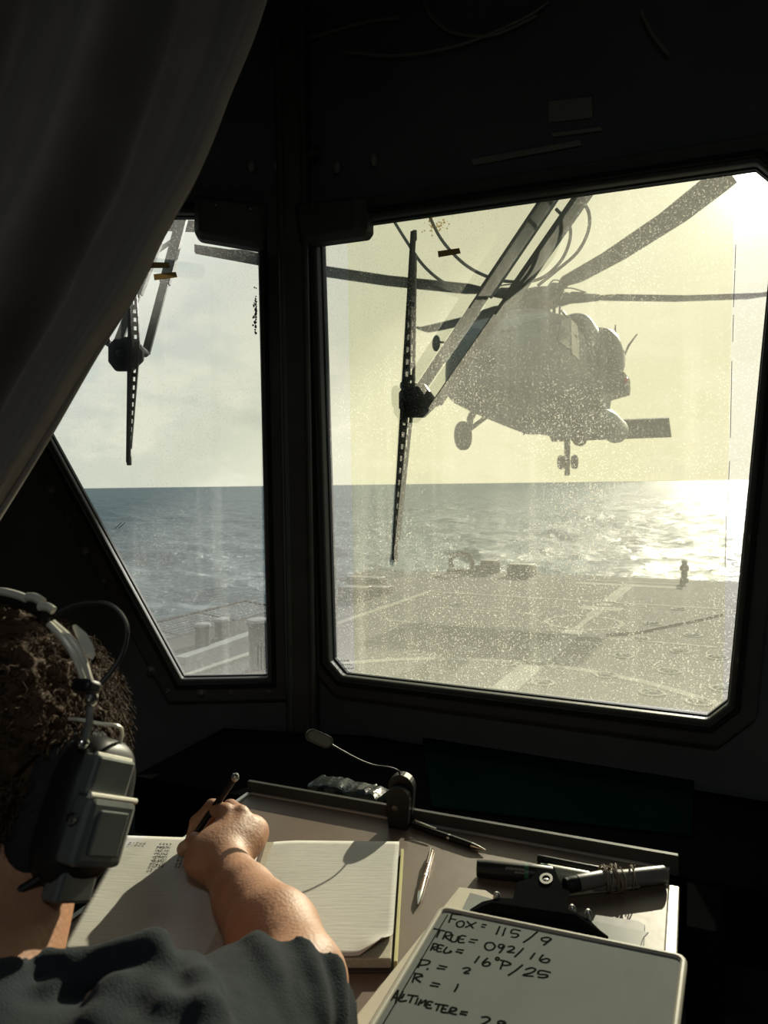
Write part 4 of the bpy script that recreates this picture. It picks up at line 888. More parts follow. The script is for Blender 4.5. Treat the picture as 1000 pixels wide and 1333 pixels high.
# the handwriting, traced stroke by stroke
def z5(x, y): return (480 + x * .28, 1160 + y * .28)
def zA(x, y): return (560 + x * .2, 1170 + y * .2)
def zB(x, y): return (500 + x * .2, 1230 + y * .2)
ST = [
 (zA, [[(143, 98), (122, 155)], [(143, 98), (205, 104)], [(132, 128), (172, 136)]]),
 (zA, [[(208, 142), (178, 152), (174, 172), (192, 184), (215, 176), (222, 155), (208, 142)]]),
 (zA, [[(240, 145), (262, 168), (282, 192)], [(302, 152), (265, 170), (228, 186)]]),
 (zA, [[(338, 165), (370, 170)], [(332, 180), (360, 186)]]),
 (zA, [[(455, 178), (430, 232)], [(492, 188), (472, 240)], [(592, 208), (542, 198), (528, 222), (562, 226), (576, 238), (556, 250), (526, 246)]]),
 (zA, [[(700, 212), (650, 255), (606, 284)]]),
 (zA, [[(792, 262), (765, 250), (728, 256), (732, 272), (765, 276), (790, 262), (765, 282), (738, 302)]]),
 (zA, [[(22, 192), (100, 210)], [(66, 202), (42, 252)]]),
 (zA, [[(108, 212), (82, 262)], [(108, 212), (138, 222), (130, 238), (98, 242), (118, 262), (134, 272)]]),
 (zA, [[(150, 232), (134, 262), (144, 278), (168, 276), (186, 240)]]),
 (zA, [[(238, 244), (202, 240), (184, 280), (226, 284)], [(196, 260), (222, 264)]]),
 (zA, [[(262, 262), (312, 268)], [(250, 278), (292, 286)]]),
 (zA, [[(405, 284), (372, 286), (356, 308), (372, 332), (406, 330), (424, 306), (405, 284)]]),
 (zA, [[(484, 300), (456, 296), (446, 310), (462, 320), (486, 304), (470, 330), (450, 352)]]),
 (zA, [[(506, 312), (535, 308), (548, 322), (520, 338), (502, 346), (552, 350)]]),
 (zA, [[(610, 320), (580, 350), (550, 378)], [(684, 350), (652, 392)]]),
 (zA, [[(738, 362), (714, 392), (728, 410), (762, 414), (778, 398), (758, 388), (722, 398)]]),
 (zA, [[(24, 288), (4, 336)], [(24, 288), (52, 298), (44, 312), (14, 314), (34, 334)]]),
 (zA, [[(92, 306), (60, 300), (44, 338), (78, 344)], [(52, 320), (78, 324)]]),
 (zA, [[(112, 312), (90, 340), (98, 352), (138, 346), (128, 336)]]),
 (zA, [[(176, 328), (222, 334)], [(166, 342), (212, 352), (190, 352)]]),
 (zA, [[(322, 372), (290, 416)]]),
 (zA, [[(376, 384), (344, 414), (348, 434), (376, 436), (392, 420), (372, 410), (348, 420)]]),
 (zA, [[(440, 378), (428, 388), (436, 400), (450, 392), (440, 378)]]),
 (zA, [[(478, 402), (458, 458)], [(456, 398), (500, 408), (526, 424), (500, 432), (466, 430)]]),
 (zA, [[(604, 428), (560, 464), (508, 498)]]),
 (zB, [[(920, 160), (960, 148), (988, 160), (960, 180), (905, 196), (975, 204)]]),
 (z5, [[(848, 378), (800, 368), (788, 384), (826, 388), (832, 396), (812, 402), (786, 398)]]),
 (zB, [[(246, 92), (222, 148)], [(234, 94), (296, 104), (284, 126), (232, 132)]]),
 (zB, [[(285, 150), (282, 162)]]),
 (zB, [[(356, 132), (414, 144)], [(342, 150), (400, 158)]]),
 (zB, [[(512, 152), (548, 148), (560, 162), (528, 176), (526, 184), (556, 184)]]),
 (zB, [[(206, 182), (184, 244)], [(196, 184), (238, 190), (246, 202), (206, 214), (240, 244)], [(240, 186), (252, 208)]]),
 (zB, [[(312, 244), (368, 256)], [(298, 262), (356, 272)]]),
 (zB, [[(484, 252), (474, 278), (458, 304)]]),
 (zB, [[(92, 292), (44, 360)], [(92, 292), (76, 380)], [(56, 338), (88, 346)]]),
 (zB, [[(124, 300), (98, 362), (150, 362)], [(134, 318), (112, 350)]]),
 (zB, [[(152, 324), (226, 334)], [(188, 330), (168, 376)]]),
 (zB, [[(222, 344), (204, 386)]]),
 (zB, [[(222, 392), (244, 354), (240, 380), (274, 358), (262, 398)]]),
 (zB, [[(322, 374), (290, 368), (276, 406), (312, 412)], [(284, 388), (308, 392)]]),
 (zB, [[(330, 382), (396, 392)], [(360, 388), (342, 428)]]),
 (zB, [[(422, 398), (392, 394), (374, 434), (410, 440)], [(384, 414), (408, 418)]]),
 (zB, [[(440, 404), (416, 446)], [(440, 404), (472, 414), (462, 428), (428, 430), (440, 446), (474, 452)]]),
 (zB, [[(500, 432), (548, 438)], [(492, 446), (540, 456)]]),
 (zB, [[(634, 470), (672, 468), (690, 486), (660, 506), (628, 524), (690, 530)]]),
 (zB, [[(790, 500), (756, 494), (742, 508), (768, 516), (792, 504), (776, 526), (752, 548)]]),
]
hw_ = MB()
o_pl = bq(.5, .5, -.0018)
for fz, strokes in ST:
    for s_ in strokes:
        pts = [WP(*fz(*p), o_pl, nrm) for p in s_]; pts = crv(pts, 4) if len(pts) > 2 else pts
        hw_.tube(pts, .0010, 6, flat=(tuple(nrm), .05))
# ruled guide line along the left side
hw_.tube([bq(.052, .06, -.0018), bq(.050, .5, -.0018), bq(.048, .93, -.0018)], .0006, 6, flat=(tuple(nrm), .05))
hw_.build('handwriting', 'marker', board)
# clipboard with paper sheets
clp = thing('clipboard', tuple(WZ(640, 1260, ZT)), 'clipboard with beige sheets and a big black clip under the whiteboard', 'clipboard')
def sheet(px, z, th, name, m): 
    MB().prism([WZ(x, y, z) for x, y in px], (0, 0, th)).build(name, m, clp, smooth=False, bevel=.0006)
sheet([(590, 1176), (838, 1236), (800, 1420), (395, 1420)], ZT, .004, 'board', 'wood')
sheet([(598, 1160), (632, 1164), (700, 1210), (640, 1420), (392, 1420)], ZT + .0045, .005, 'paper_sheet', 'wood')
sheet([(612, 1168), (640, 1172), (700, 1230), (650, 1430), (440, 1430)], ZT + .0100, .004, 'paper_sheet', 'wood')
sheet([(612, 1163), (652, 1174), (845, 1215), (838, 1222), (826, 1260), (580, 1230)], ZT + .0145, .0012, 'clear_sheet', 'clear')
sheet([(775, 1194), (832, 1202), (840, 1207), (838, 1240), (760, 1230)], ZT + .0042, .003, 'black_tab', 'black')
zc_ = ZT + .018
cp = [(612, 1186), (628, 1176), (650, 1171), (668, 1172), (674, 1150), (690, 1146), (697, 1140), (699, 1128), (712, 1127), (722, 1131), (727, 1146), (736, 1160), (742, 1163), (738, 1186), (752, 1192), (768, 1200), (782, 1214), (800, 1240), (600, 1212)]
MB().prism([WZ(x, y, zc_) for x, y in cp], (0, 0, .0025)).build('clip_plate', 'clipblack', clp, smooth=False, bevel=.0008)
MB().ring([WZ(711 + 5 * math.cos(a), 1145 + 4 * math.sin(a), zc_ + .003) for a in np.linspace(0, 6.283, 17)[:-1]], [WZ(711 + 9 * math.cos(a), 1145 + 7.5 * math.sin(a), zc_ + .003) for a in np.linspace(0, 6.283, 17)[:-1]], (0, 0, .0015)).build('eyelet', 'bolt', clp, bevel=.0004)
MB().ell(WZ(711, 1145, zc_ + .0028), (.0035, .0035, .0012)).build('rivet', 'steel', clp)
MB().tube([WZ(612, 1190, zc_ + .003), WZ(640, 1180, zc_ + .006), WZ(750, 1196, zc_ + .006), WZ(790, 1222, zc_ + .003)], [.003, .006, .006, .003], 10).build('spring_tube', 'clipblack', clp)
for (x, y) in ((647, 1170), (745, 1187), (766, 1193)):
    c_ = WZ(x, y, zc_); MB().lathe(c_ - UZ * .004, UZ, [(0, .0045), (.006, .0045), (.010, .0035), (.012, .0015)], 12).build('post', 'satin', clp)

# ------------------------------------------------------------------ clip lamp and foil pack
lb = WZ(521, 1075, ZT); lg = thing('clip_lamp', (lb.x, lb.y, tz), 'black clip-on lamp with a thin gooseneck, on the desk\'s back lip', 'lamp')
LR = rotz(math.atan2(e.y, e.x) + .1)
bx = LR @ Vector((1, 0, 0)); by = LR @ Vector((0, 1, 0))
def lpt(x, y, z): return lb + bx * x + by * y + UZ * z
def jaw(y0, y1, w, h, nm):
    pr = []
    for i in range(13): a = math.pi * i / 12; pr.append((w * math.cos(a), h - w + w * math.sin(a)))
    pr = [(w * .8, 0)] + pr + [(-w * .8, 0)]
    MB().prism([lpt(x, y0, z) for x, z in pr], by * (y1 - y0)).build(nm, 'black', lg, smooth=False, bevel=.0025)
jaw(-.012, .002, .0175, .060, 'clip_jaw'); jaw(.004, .020, .0190, .072, 'clip_body')
MB().lathe(lpt(-.004, -.012, .030), -by, [(0, .0045), (.001, .0045), (.0015, .003)], 14).build('switch', 'bolt', lg)
MB().tube([lpt(-.0165, .003, .030), lpt(.0165, .003, .030)], .005, 10).build('hinge_pin', 'frame', lg)
Yl = lb.y
gp_ = [lpt(-.002, .010, .068), P(519, 1004, Yl), P(508, 999, Yl - .005), P(487, 996, Yl - .012), P(468, 989, Yl - .02), P(449, 979, Yl - .03), P(430, 968, Yl - .035)]
MB().tube(crv(gp_), .0013, 8).build('gooseneck', 'black', lg)
h0, h1 = P(431, 969, Yl - .035), P(398, 954, Yl - .045)
hd = (h1 - h0); L_ = hd.length; hd.normalize(); hs = hd.cross(Vector((0, 1, 0))).normalized(); hn = hs.cross(hd).normalized()
def oval(w, l, n=24): return [(l * .5 + (l * .5 - w) * (1 if math.cos(a) > 0 else -1) + w * math.cos(a), w * math.sin(a)) for a in np.linspace(0, 2 * math.pi, n + 1)[:-1]]
tilt = (hs * .85 + Vector((0, -1, 0)) * .5).normalized(); hn = hd.cross(tilt).normalized()
lh = MB().prism([h0 + hd * u + tilt * w for u, w in oval(.0085, L_)], hn * .006).build('lamp_head', 'frame', lg, bevel=.0015, autos=50)
sg_ = 1 if hn.y < 0 else -1
MB().prism([h0 + hd * u + tilt * w + hn * (.0062 if sg_ > 0 else -.0006) for u, w in [(u_ * .86 + L_ * .07, w_ * .78) for u_, w_ in oval(.0085, L_)]], hn * .0006).build('diffuser', 'lamp_white', lh, smooth=False)

# crinkled wrapped pack behind the lip
pk0, pk1 = WZ(400, 1036, -.500), WZ(490, 1056, -.500); pd = (pk1 - pk0).normalized(); pn = Vector((-pd.y, pd.x, 0))
q = MB(); nx, nyy = 40, 16; W_, D_, H_ = (pk1 - pk0).length, .045, .020
prof = []
rings = []
for i in range(nx + 1):
    u = i / nx; rg = []
    for j in range(nyy):
        a = 2 * math.pi * j / nyy; ca, sa = math.cos(a), math.sin(a)
        y_ = D_ / 2 * math.copysign(abs(ca) ** .45, ca); z_ = H_ / 2 * math.copysign(abs(sa) ** .45, sa)
        p = pk0 + pd * (u * W_) + pn * (D_ / 2 + y_) + UZ * (H_ / 2 + .002 + z_)
        w = noise.noise(p * 55) * .0035 + noise.noise(p * 140) * .0022
        k = 1 - .35 * (abs(u - .5) * 2) ** 8
        rg.append(p + Vector((w, w * .7, w if sa > -.5 else 0)) - UZ * (0 if k == 1 else (1 - k) * (z_ + 0)))
    rings.append(rg)
tag(q.loft(rings).build('wrapped_pack', 'plastic_bag', autos=20), 'small pack wrapped in crinkled black plastic behind the desk lip', 'packet')

# ------------------------------------------------------------------ curtain
def curtain():
    E = crv([P(372, -70, .86), P(350, 0, .86), P(330, 60, .85), P(301, 130, .84), P(279, 188, .83), P(254, 244, .82), P(216, 312, .81), P(180, 386, .80), P(128, 466, .79), P(62, 578, .77), P(6, 668, .76), P(-60, 770, .74), P(-120, 860, .73)], 8)
    G = crv([P(-330, -70, .70), P(-330, 0, .70), P(-335, 60, .70), P(-340, 130, .70), P(-345, 188, .69), P(-350, 244, .69), P(-360, 312, .68), P(-370, 386, .68), P(-380, 466, .67), P(-390, 578, .67), P(-400, 668, .66), P(-410, 770, .66), P(-420, 860, .65)], 8)
    ns = 180; vs = []; fs = []; nt_ = len(E)
    for j in range(nt_):
        tt = j / (nt_ - 1)
        for i in range(ns + 1):
            s_ = i / ns
            p = lerp(E[j], G[j], s_)
            ph = (s_ ** .85) * 17 - .9 - .9 * tt + .3 * math.sin(tt * 4 + s_ * 3)
            am = .050 * (1 - .15 * tt) * (0.45 + .55 * min(1, s_ * 6))
            f_ = (1 - 2 * abs(math.sin(ph / 2)) ** 1.4) * am + .25 * am * math.sin(2.3 * ph + 1 + 2 * tt)
            f_ += .006 * noise.noise(Vector((s_ * 5, tt * 3, 2.0))) + .0016 * noise.noise(Vector((s_ * 30, tt * 9, 5.0)))
            edge = .010 * math.exp(-(s_ / .018) ** 2)
            vs.append(p + Vector((.25 * f_, -f_ - edge, 0)))
    for j in range(nt_ - 1):
        for i in range(ns): k = j * (ns + 1) + i; fs.append((k, k + 1, k + ns + 2, k + ns + 1))
    q = MB(); q.v = [tuple(v) for v in vs]; q.f = fs; g = thing('curtain', tuple(P(100, 300, .8)), 'heavy dark brown curtain drawn aside across the upper left', 'curtain')
    o = q.build('cloth', 'curtain', g, autos=180); md = o.modifiers.new('s', 'SOLIDIFY'); md.thickness = .0022
    MB().tube([v + Vector((0, -.012, 0)) for v in E], .0028, 8).build('hem', 'curtain', g)
curtain()
# dim fill lamp added unseen behind the viewpoint to lift the dark interior
lmp = thing('fill_lamp', (.1, -.75, ZC - .05), 'round dim fill lamp added behind the viewpoint to brighten the booth', 'lamp')
MB().lathe((.1, -.75, ZC), -UZ, [(0, .14), (.03, .14), (.035, .13)], 28).build('housing', 'frame', lmp)
al = bpy.data.lights.new('fill_light', 'AREA'); al.shape = 'DISK'; al.size = .24; al.energy = 4.6; al.color = (.92, .98, 1.0)
ao = bpy.data.objects.new('fill_light', al); COL.objects.link(ao); ao.location = (.1, -.75, ZC - .045)
# ------------------------------------------------------------------ person (one continuous skin grown from a distance field)
class SDF:
    def __init__(s, lo, hi, h):
        s.h = h; s.lo = np.array(lo, np.float32); n = np.ceil((np.array(hi) - s.lo) / h).astype(int) + 1
        s.D = np.full(tuple(n), 0.04, np.float32)
    def blk(s, lo, hi):
        i0 = np.clip(np.floor((np.array(lo) - s.lo) / s.h).astype(int), 0, np.array(s.D.shape)); i1 = np.clip(np.ceil((np.array(hi) - s.lo) / s.h).astype(int) + 1, 0, np.array(s.D.shape))
        if (i1 <= i0).any(): return None
        g = np.meshgrid(*[s.lo[a] + s.h * np.arange(i0[a], i1[a], dtype=np.float32) for a in range(3)], indexing='ij')
        return tuple(slice(i0[a], i1[a]) for a in range(3)), g
    def comb(s, sl, d, k, mode):
        A = s.D[sl]
        if mode == 'add':
            hh = np.clip(.5 + .5 * (A - d) / k, 0, 1); s.D[sl] = A * (1 - hh) + d * hh - k * hh * (1 - hh)
        else:
            hh = np.clip(.5 - .5 * (A + d) / k, 0, 1); s.D[sl] = A * (1 - hh) - d * hh + k * hh * (1 - hh)
    def cap(s, a, b, ra, rb, k=.008, mode='add', sc=None):     # tapered capsule; sc = (axis, factor) flattening
        a, b = np.array(a, np.float32), np.array(b, np.float32); m = max(ra, rb) * 1.3 + .03
        r_ = s.blk(np.minimum(a, b) - m, np.maximum(a, b) + m)
        if r_ is None: return s
        sl, (X, Y, Z) = r_; d = b - a; L2 = max(1e-9, float(d @ d)); PX, PY, PZ = X - a[0], Y - a[1], Z - a[2]
        tt = np.clip((PX * d[0] + PY * d[1] + PZ * d[2]) / L2, 0, 1)
        QX, QY, QZ = PX - tt * d[0], PY - tt * d[1], PZ - tt * d[2]
        if sc is not None:
            ax = np.array(sc[0], np.float32); ax = ax / np.linalg.norm(ax); w = (QX * ax[0] + QY * ax[1] + QZ * ax[2]) * (1 / sc[1] - 1)
            QX, QY, QZ = QX + w * ax[0], QY + w * ax[1], QZ + w * ax[2]
        dist = np.sqrt(QX ** 2 + QY ** 2 + QZ ** 2) - (ra + (rb - ra) * tt)
        s.comb(sl, np.minimum(dist, .04 + 0 * dist), k, mode); return s
    def ell(s, c, r, R=None, k=.008, mode='add'):
        c = np.array(c, np.float32); m = max(r) + .03; r_ = s.blk(c - m, c + m)
        if r_ is None: return s
        sl, (X, Y, Z) = r_; PX, PY, PZ = X - c[0], Y - c[1], Z - c[2]
        if R is not None:
            Rn = np.array(R.transposed()); PX, PY, PZ = [Rn[i, 0] * PX + Rn[i, 1] * PY + Rn[i, 2] * PZ for i in range(3)]
        k0 = np.sqrt((PX / r[0]) ** 2 + (PY / r[1]) ** 2 + (PZ / r[2]) ** 2); k1 = np.sqrt((PX / r[0] ** 2) ** 2 + (PY / r[1] ** 2) ** 2 + (PZ / r[2] ** 2) ** 2) + 1e-6
        s.comb(sl, np.minimum(k0 * (k0 - 1) / k1, .04), k, mode); return s
    def chain(s, pts, rs, k=.006, mode='add', sc=None):
        for i in range(len(pts) - 1): s.cap(pts[i], pts[i + 1], rs[i], rs[i + 1], k, mode, sc)
        return s
    def mesh(s, name, m, parent, dens=1):
        D = s.D; S = D < 0; nx, ny, nz = D.shape; h = s.h
        cs = [S[i:nx - 1 + i, j:ny - 1 + j, k:nz - 1 + k] for i in (0, 1) for j in (0, 1) for k in (0, 1)]
        cnt = sum(c.astype(np.int8) for c in cs); act = (cnt > 0) & (cnt < 8); I = np.argwhere(act)
        acc = np.zeros((len(I), 3)); num = np.zeros(len(I))
        off = [(i, j, k) for i in (0, 1) for j in (0, 1) for k in (0, 1)]
        for a in range(8):
            for b in range(a + 1, 8):
                oa, ob = np.array(off[a]), np.array(off[b])
                if abs(oa - ob).sum() != 1: continue
                va = D[tuple((I + oa).T)].astype(np.float64); vb = D[tuple((I + ob).T)].astype(np.float64); c = (va < 0) != (vb < 0)
                u = np.where(c, va / np.where(c, va - vb, 1), 0); p = I + oa + (ob - oa) * u[:, None]
                acc[c] += p[c]; num[c] += 1
        V = acc / num[:, None] * h + s.lo; idx = -np.ones(act.shape, np.int64); idx[tuple(I.T)] = np.arange(len(I)); Q = []
        for ax in range(3):
            o1, o2 = [(1, 2), (2, 0), (0, 1)][ax]
            A = S; B = np.roll(S, -1, ax); sl = [slice(1, -1)] * 3
            E = np.zeros_like(S); E[tuple(slice(1, n - 2) for n in S.shape)] = (A != B)[tuple(slice(1, n - 2) for n in S.shape)]
            J = np.argwhere(E); e1 = np.zeros(3, int); e1[o1] = 1; e2 = np.zeros(3, int); e2[o2] = 1
            q = np.stack([idx[tuple((J - e1 - e2).T)], idx[tuple((J - e2).T)], idx[tuple(J.T)], idx[tuple((J - e1).T)]], 1)
            flip = ~S[tuple(J.T)]; q[flip] = q[flip][:, ::-1]; Q.append(q)
        Q = np.concatenate(Q); Q = Q[(Q >= 0).all(1)]
        # a little smoothing
        for _ in range(2):
            sm_ = np.zeros_like(V); c_ = np.zeros(len(V))
            for a in range(4):
                np.add.at(sm_, Q[:, a], V[Q[:, (a + 1) % 4]]); np.add.at(c_, Q[:, a], 1)
            c_ = np.maximum(c_, 1); V = V * .5 + sm_ / c_[:, None] * .5
        if '_o' in parent.keys(): V = V - np.array(parent['_o'])
        me = bpy.data.meshes.new(name); me.from_pydata(V.tolist(), [], Q.tolist()); me.polygons.foreach_set('use_smooth', [True] * len(me.polygons))
        me.materials.append(M[m]); o = bpy.data.objects.new(name, me); COL.objects.link(o); o.parent = parent
        if '_o' in parent.keys(): o['_o'] = tuple(parent['_o'])
        return o
def R3(x, y, z): return Vector((x, y, z + CZ))        # eye-relative to world
HCn = R3(-.322, .590, -.226)                          # head centre
hp = math.radians(34)                                # head bowed over the book
Rh = Matrix.Rotation(math.radians(-24), 3, 'Z') @ Matrix.Rotation(-hp, 3, 'X')
def HP(x, y, z): return HCn + Rh @ Vector((x, y, z))   # x right, y face, z crown
per = thing('person', (-.30, .30, ZF), 'person in a charcoal t-shirt, seen from behind, bent over writing in the log book', 'person')
nb0, nb1 = R3(-.296, .555, -.295), R3(-.285, .43, -.375)
SHR, SHL = R3(-.143, .405, -.392), R3(-.455, .385, -.41)
ELB, WR = R3(-.079, .615, -.432), R3(-.188, .832, -.444)
S1 = SDF((-.56, .10, CZ - .86), (.0, 1.0, CZ - .07), .0026)
# skull, jaw, face
S1.ell(HCn, (.074, .094, .088), Rh).ell(HP(0, -.018, .012), (.072, .080, .085), Rh, .02).ell(HP(0, .035, -.055), (.055, .055, .062), Rh, .02)
S1.ell(HP(0, .075, -.092), (.024, .022, .018), Rh, .015).cap(HP(0, .094, -.005), HP(0, .108, -.040), .007, .012, .008)
for s_ in (-1, 1):
    S1.ell(HP(s_ * .030, .086, .002), (.015, .012, .010), Rh, .004, 'sub').ell(HP(s_ * .030, .078, .001), (.0125, .0125, .0125), Rh, .002)
    S1.cap(HP(s_ * .012, .096, .018), HP(s_ * .046, .084, .016), .006, .004, .008).ell(HP(s_ * .010, .104, -.043), (.008, .008, .006), Rh, .005)
    S1.ell(HP(s_ * .078, -.005, -.020), (.009, .019, .032), Rh, .005).ell(HP(s_ * .087, .002, -.018), (.006, .010, .018), Rh, .004, 'sub')
S1.cap(HP(-.022, .094, -.066), HP(.022, .094, -.066), .0055, .0055, .004).cap(HP(-.018, .092, -.075), HP(.018, .092, -.075), .006, .006, .004)
S1.cap(nb0, nb1, .054, .062, .03, sc=None).cap(HP(0, -.045, -.065), nb1, .046, .056, .03)
# core under the shirt, shoulders, arms
S1.cap(SHL, SHR, .046, .046, .03).cap(R3(-.29, .36, -.46), R3(-.29, .28, -.80), .10, .12, .05)
S1.chain([SHR, lerp(SHR, ELB, .5), ELB], [.052, .046, .041], .02)
fm = lerp(ELB, WR, .32); fm2 = lerp(ELB, WR, .70)
S1.chain([ELB, fm + Vector((.003, 0, .002)), fm2, WR], [.041, .0435, .0325, .0265], .010)
LE, LW = R3(-.53, .49, -.44), R3(-.485, .70, -.445)
S1.chain([SHL, LE], [.052, .042], .02).chain([LE, lerp(LE, LW, .35), LW], [.041, .042, .026], .015)
S1.ell(LW + Vector((.015, .045, -.006)), (.038, .050, .014), Matrix.Rotation(-.35, 3, 'Z'), .012)
for k, (dx, L_) in enumerate(((-.026, .060), (-.009, .070), (.008, .067), (.025, .052))):
    b0 = LW + Vector((.018 + dx * .95, .085 - abs(k - 1.4) * .003, -.006)); S1.chain([b0 - Vector((0, .015, 0)), b0 + Vector((.012, L_ * .5, .004)), b0 + Vector((.020, L_ * .95, -.008))], [.0088, .0080, .0068], .004)
S1.chain([LW + Vector((.035, .02, -.004)), LW + Vector((.060, .050, -.006)), LW + Vector((.070, .078, -.010))], [.012, .0095, .008], .005)
# writing hand
KI, KM, KR, KP = R3(-.203, .896, -.408), R3(-.185, .899, -.412), R3(-.172, .893, -.423), R3(-.166, .882, -.437)
S1.ell(lerp(WR, lerp(KI, KR, .5), .55) + Vector((-.006, 0, -.006)), (.034, .056, .024), basis((KI - KP).normalized(), (lerp(KI, KP, .5) - WR).normalized(), (KI - KP).normalized().cross((lerp(KI, KP, .5) - WR).normalized())), .016)
for Kk, r_ in ((KI, .0120), (KM, .0120), (KR, .0112), (KP, .0108)):
    S1.cap(lerp(WR, Kk, .40), Kk, .0125, r_, .006)
S1.chain([WR + Vector((-.006, .012, -.006)), lerp(WR, lerp(KI, KP, .5), .45) + Vector((-.012, 0, -.012)), R3(-.212, .893, -.440)], [.017, .018, .013], .006)
grip = lerp(PT, PB, .20)
FI = [KI, R3(-.226, .925, -.413), R3(-.250, .937, -.438), grip + Vector((-.003, .010, -.006))]
S1.chain(FI, [.0112, .0098, .0086, .0074], .004)
FM = [KM, R3(-.205, .935, -.418), R3(-.235, .942, -.445), R3(-.250, .938, -.462)]
S1.chain(FM, [.0112, .0098, .0086, .0076], .003)
FR = [KR, R3(-.188, .930, -.437), R3(-.218, .930, -.458), R3(-.234, .918, -.463)]
S1.chain(FR, [.0108, .0094, .0083, .0074], .003)
FP = [KP, R3(-.176, .912, -.452), R3(-.202, .912, -.463), R3(-.217, .900, -.464)]
S1.chain(FP, [.0102, .0086, .0076, .0068], .003)
TH_ = [R3(-.202, .856, -.446), R3(-.222, .876, -.443), R3(-.242, .896, -.445), grip + Vector((-.004, -.0115, -.001))]
S1.chain(TH_, [.017, .0135, .0112, .0095], .006)
S1.chain([R3(-.205, .872, -.452), R3(-.215, .900, -.452), R3(-.236, .915, -.456)], [.016, .014, .009], .010)
body = S1.mesh('body', 'skin', per)
def nail(p, d, n, nm='nail'):
    d = d.normalized(); n = (n - d * n.dot(d)).normalized(); MB().ell(p + n * .0062, (.0045, .0055, .0014), basis(d.cross(n), d, n), 10, 6).build('fingernail', 'nail', per)
nail(TH_[3], TH_[3] - TH_[2], Vector((-.5, -.6, .6))); nail(FI[3], FI[3] - FI[2], Vector((-.4, .4, .6)))

# shirt: torso, yoke, open right sleeve with folds
S2 = SDF((-.62, .02, CZ - .98), (.06, .74, CZ - .22), .003)
S2.cap(SHL, SHR, .076, .072, .03).cap(R3(-.31, .40, -.42), R3(-.20, .40, -.405), .09, .088, .03).cap(R3(-.29, .36, -.50), R3(-.29, .26, -.84), .145, .165, .05, sc=((0, 1, 0), .75))
S2.cap(nb1 + Vector((0, .015, .012)), nb1, .070, .074, .03)
sd_ = (ELB - SHR).normalized(); he = SHR + sd_ * .192
S2.cap(SHR, he + sd_ * .04, .067, .068, .03)
S2.cap(SHL, lerp(SHL, LE, .72), .072, .062, .03)
# folds: soft ridges laid over the cloth
def hit(px, py, Y):
    d = ray(px, py); y = .30
    while y < .62:
        p = CAM + d * (y / d.y); i = ((np.array(p) - S2.lo) / S2.h).astype(int)
        if (i >= 0).all() and (i < np.array(S2.D.shape)).all() and S2.D[tuple(i)] < 0: return p
        y += .0015
    return P(px, py, Y)
def fold(pts, r=.009, k=.012, mode='add'):
    q_ = [hit(*p) + Vector((0, .002, -.002)) for p in pts]; S2.chain(q_, [r * .5] + [r] * (len(pts) - 2) + [r * .5], k, mode)
RNG = random.Random(5)
up_ = Vector((0, 0, 1)); side = sd_.cross(up_).normalized(); nu = side.cross(sd_).normalized()
def sl(uu, ang, r): return SHR + sd_ * uu + (side * math.cos(ang) + nu * math.sin(ang)) * r
for (u0, a0, u1, a1, rr2) in ((.180, 2.9, .04, 1.6, .005), (.180, 2.2, .10, 1.0, .005), (.180, 1.55, .12, .35, .005), (.180, .9, .12, -.2, .005)):
    S2.chain([sl(lerp(u0, u1, q_ / 8), lerp(a0, a1, q_ / 8), .062 + .004 * (1 - q_ / 8)) for q_ in range(9)], [.0065, rr2, rr2, rr2, rr2, rr2, rr2 * .9, .005, .003], .012)
# open the sleeve and cut it at the hem
cn_ = (sd_ - side * .42 + nu * .15).normalized(); S2.ell(he + sd_ * -.046 + cn_ * .20, (.20, .20, .20), None, .002, 'sub')
S2.cap(SHR + sd_ * .10, he + sd_ * .06, .050, .061, .002, 'sub')
fold([(150, 1262, .475), (178, 1246, .482), (200, 1232, .487), (205, 1252, .475)], .009)
fold([(215, 1256, .482), (240, 1262, .478), (258, 1285, .46), (266, 1320, .44), (268, 1345, .44)], .009, .014)
fold([(60, 1290, .46), (100, 1262, .475), (150, 1250, .482), (196, 1232, .486)], .010, .012)
fold([(120, 1330, .44), (150, 1300, .452), (190, 1290, .455), (215, 1310, .445)], .011, .014)
fold([(0, 1262, .47), (45, 1248, .485), (85, 1250, .485)], .007, .012)
# neck opening
S2.cap(nb0, nb1 + Vector((0, .012, .004)), .062, .0625, .003, 'sub')
shirt = S2.mesh('shirt', 'shirt', per)
tx = shirt.modifiers.new('d', 'DISPLACE'); cl_ = bpy.data.textures.new('cloth rumple', 'CLOUDS'); cl_.noise_scale = .045; cl_.noise_depth = 2; tx.texture = cl_; tx.strength = .004; tx.mid_level = .5; tx.texture_coords = 'LOCAL'
# collar band
ax_ = (nb0 - nb1).normalized(); cx0, cy0 = frame_of(ax_)
cc = [nb1 + ax_ * (.030 + .010 * math.sin(a + 1.0)) + (cx0 * math.cos(a) + cy0 * math.sin(a)) * .066 for a in np.linspace(0, 2 * math.pi, 41)[:-1]]
MB().tube(cc, .0075, 8, closed=True).build('collar', 'shirt', per)

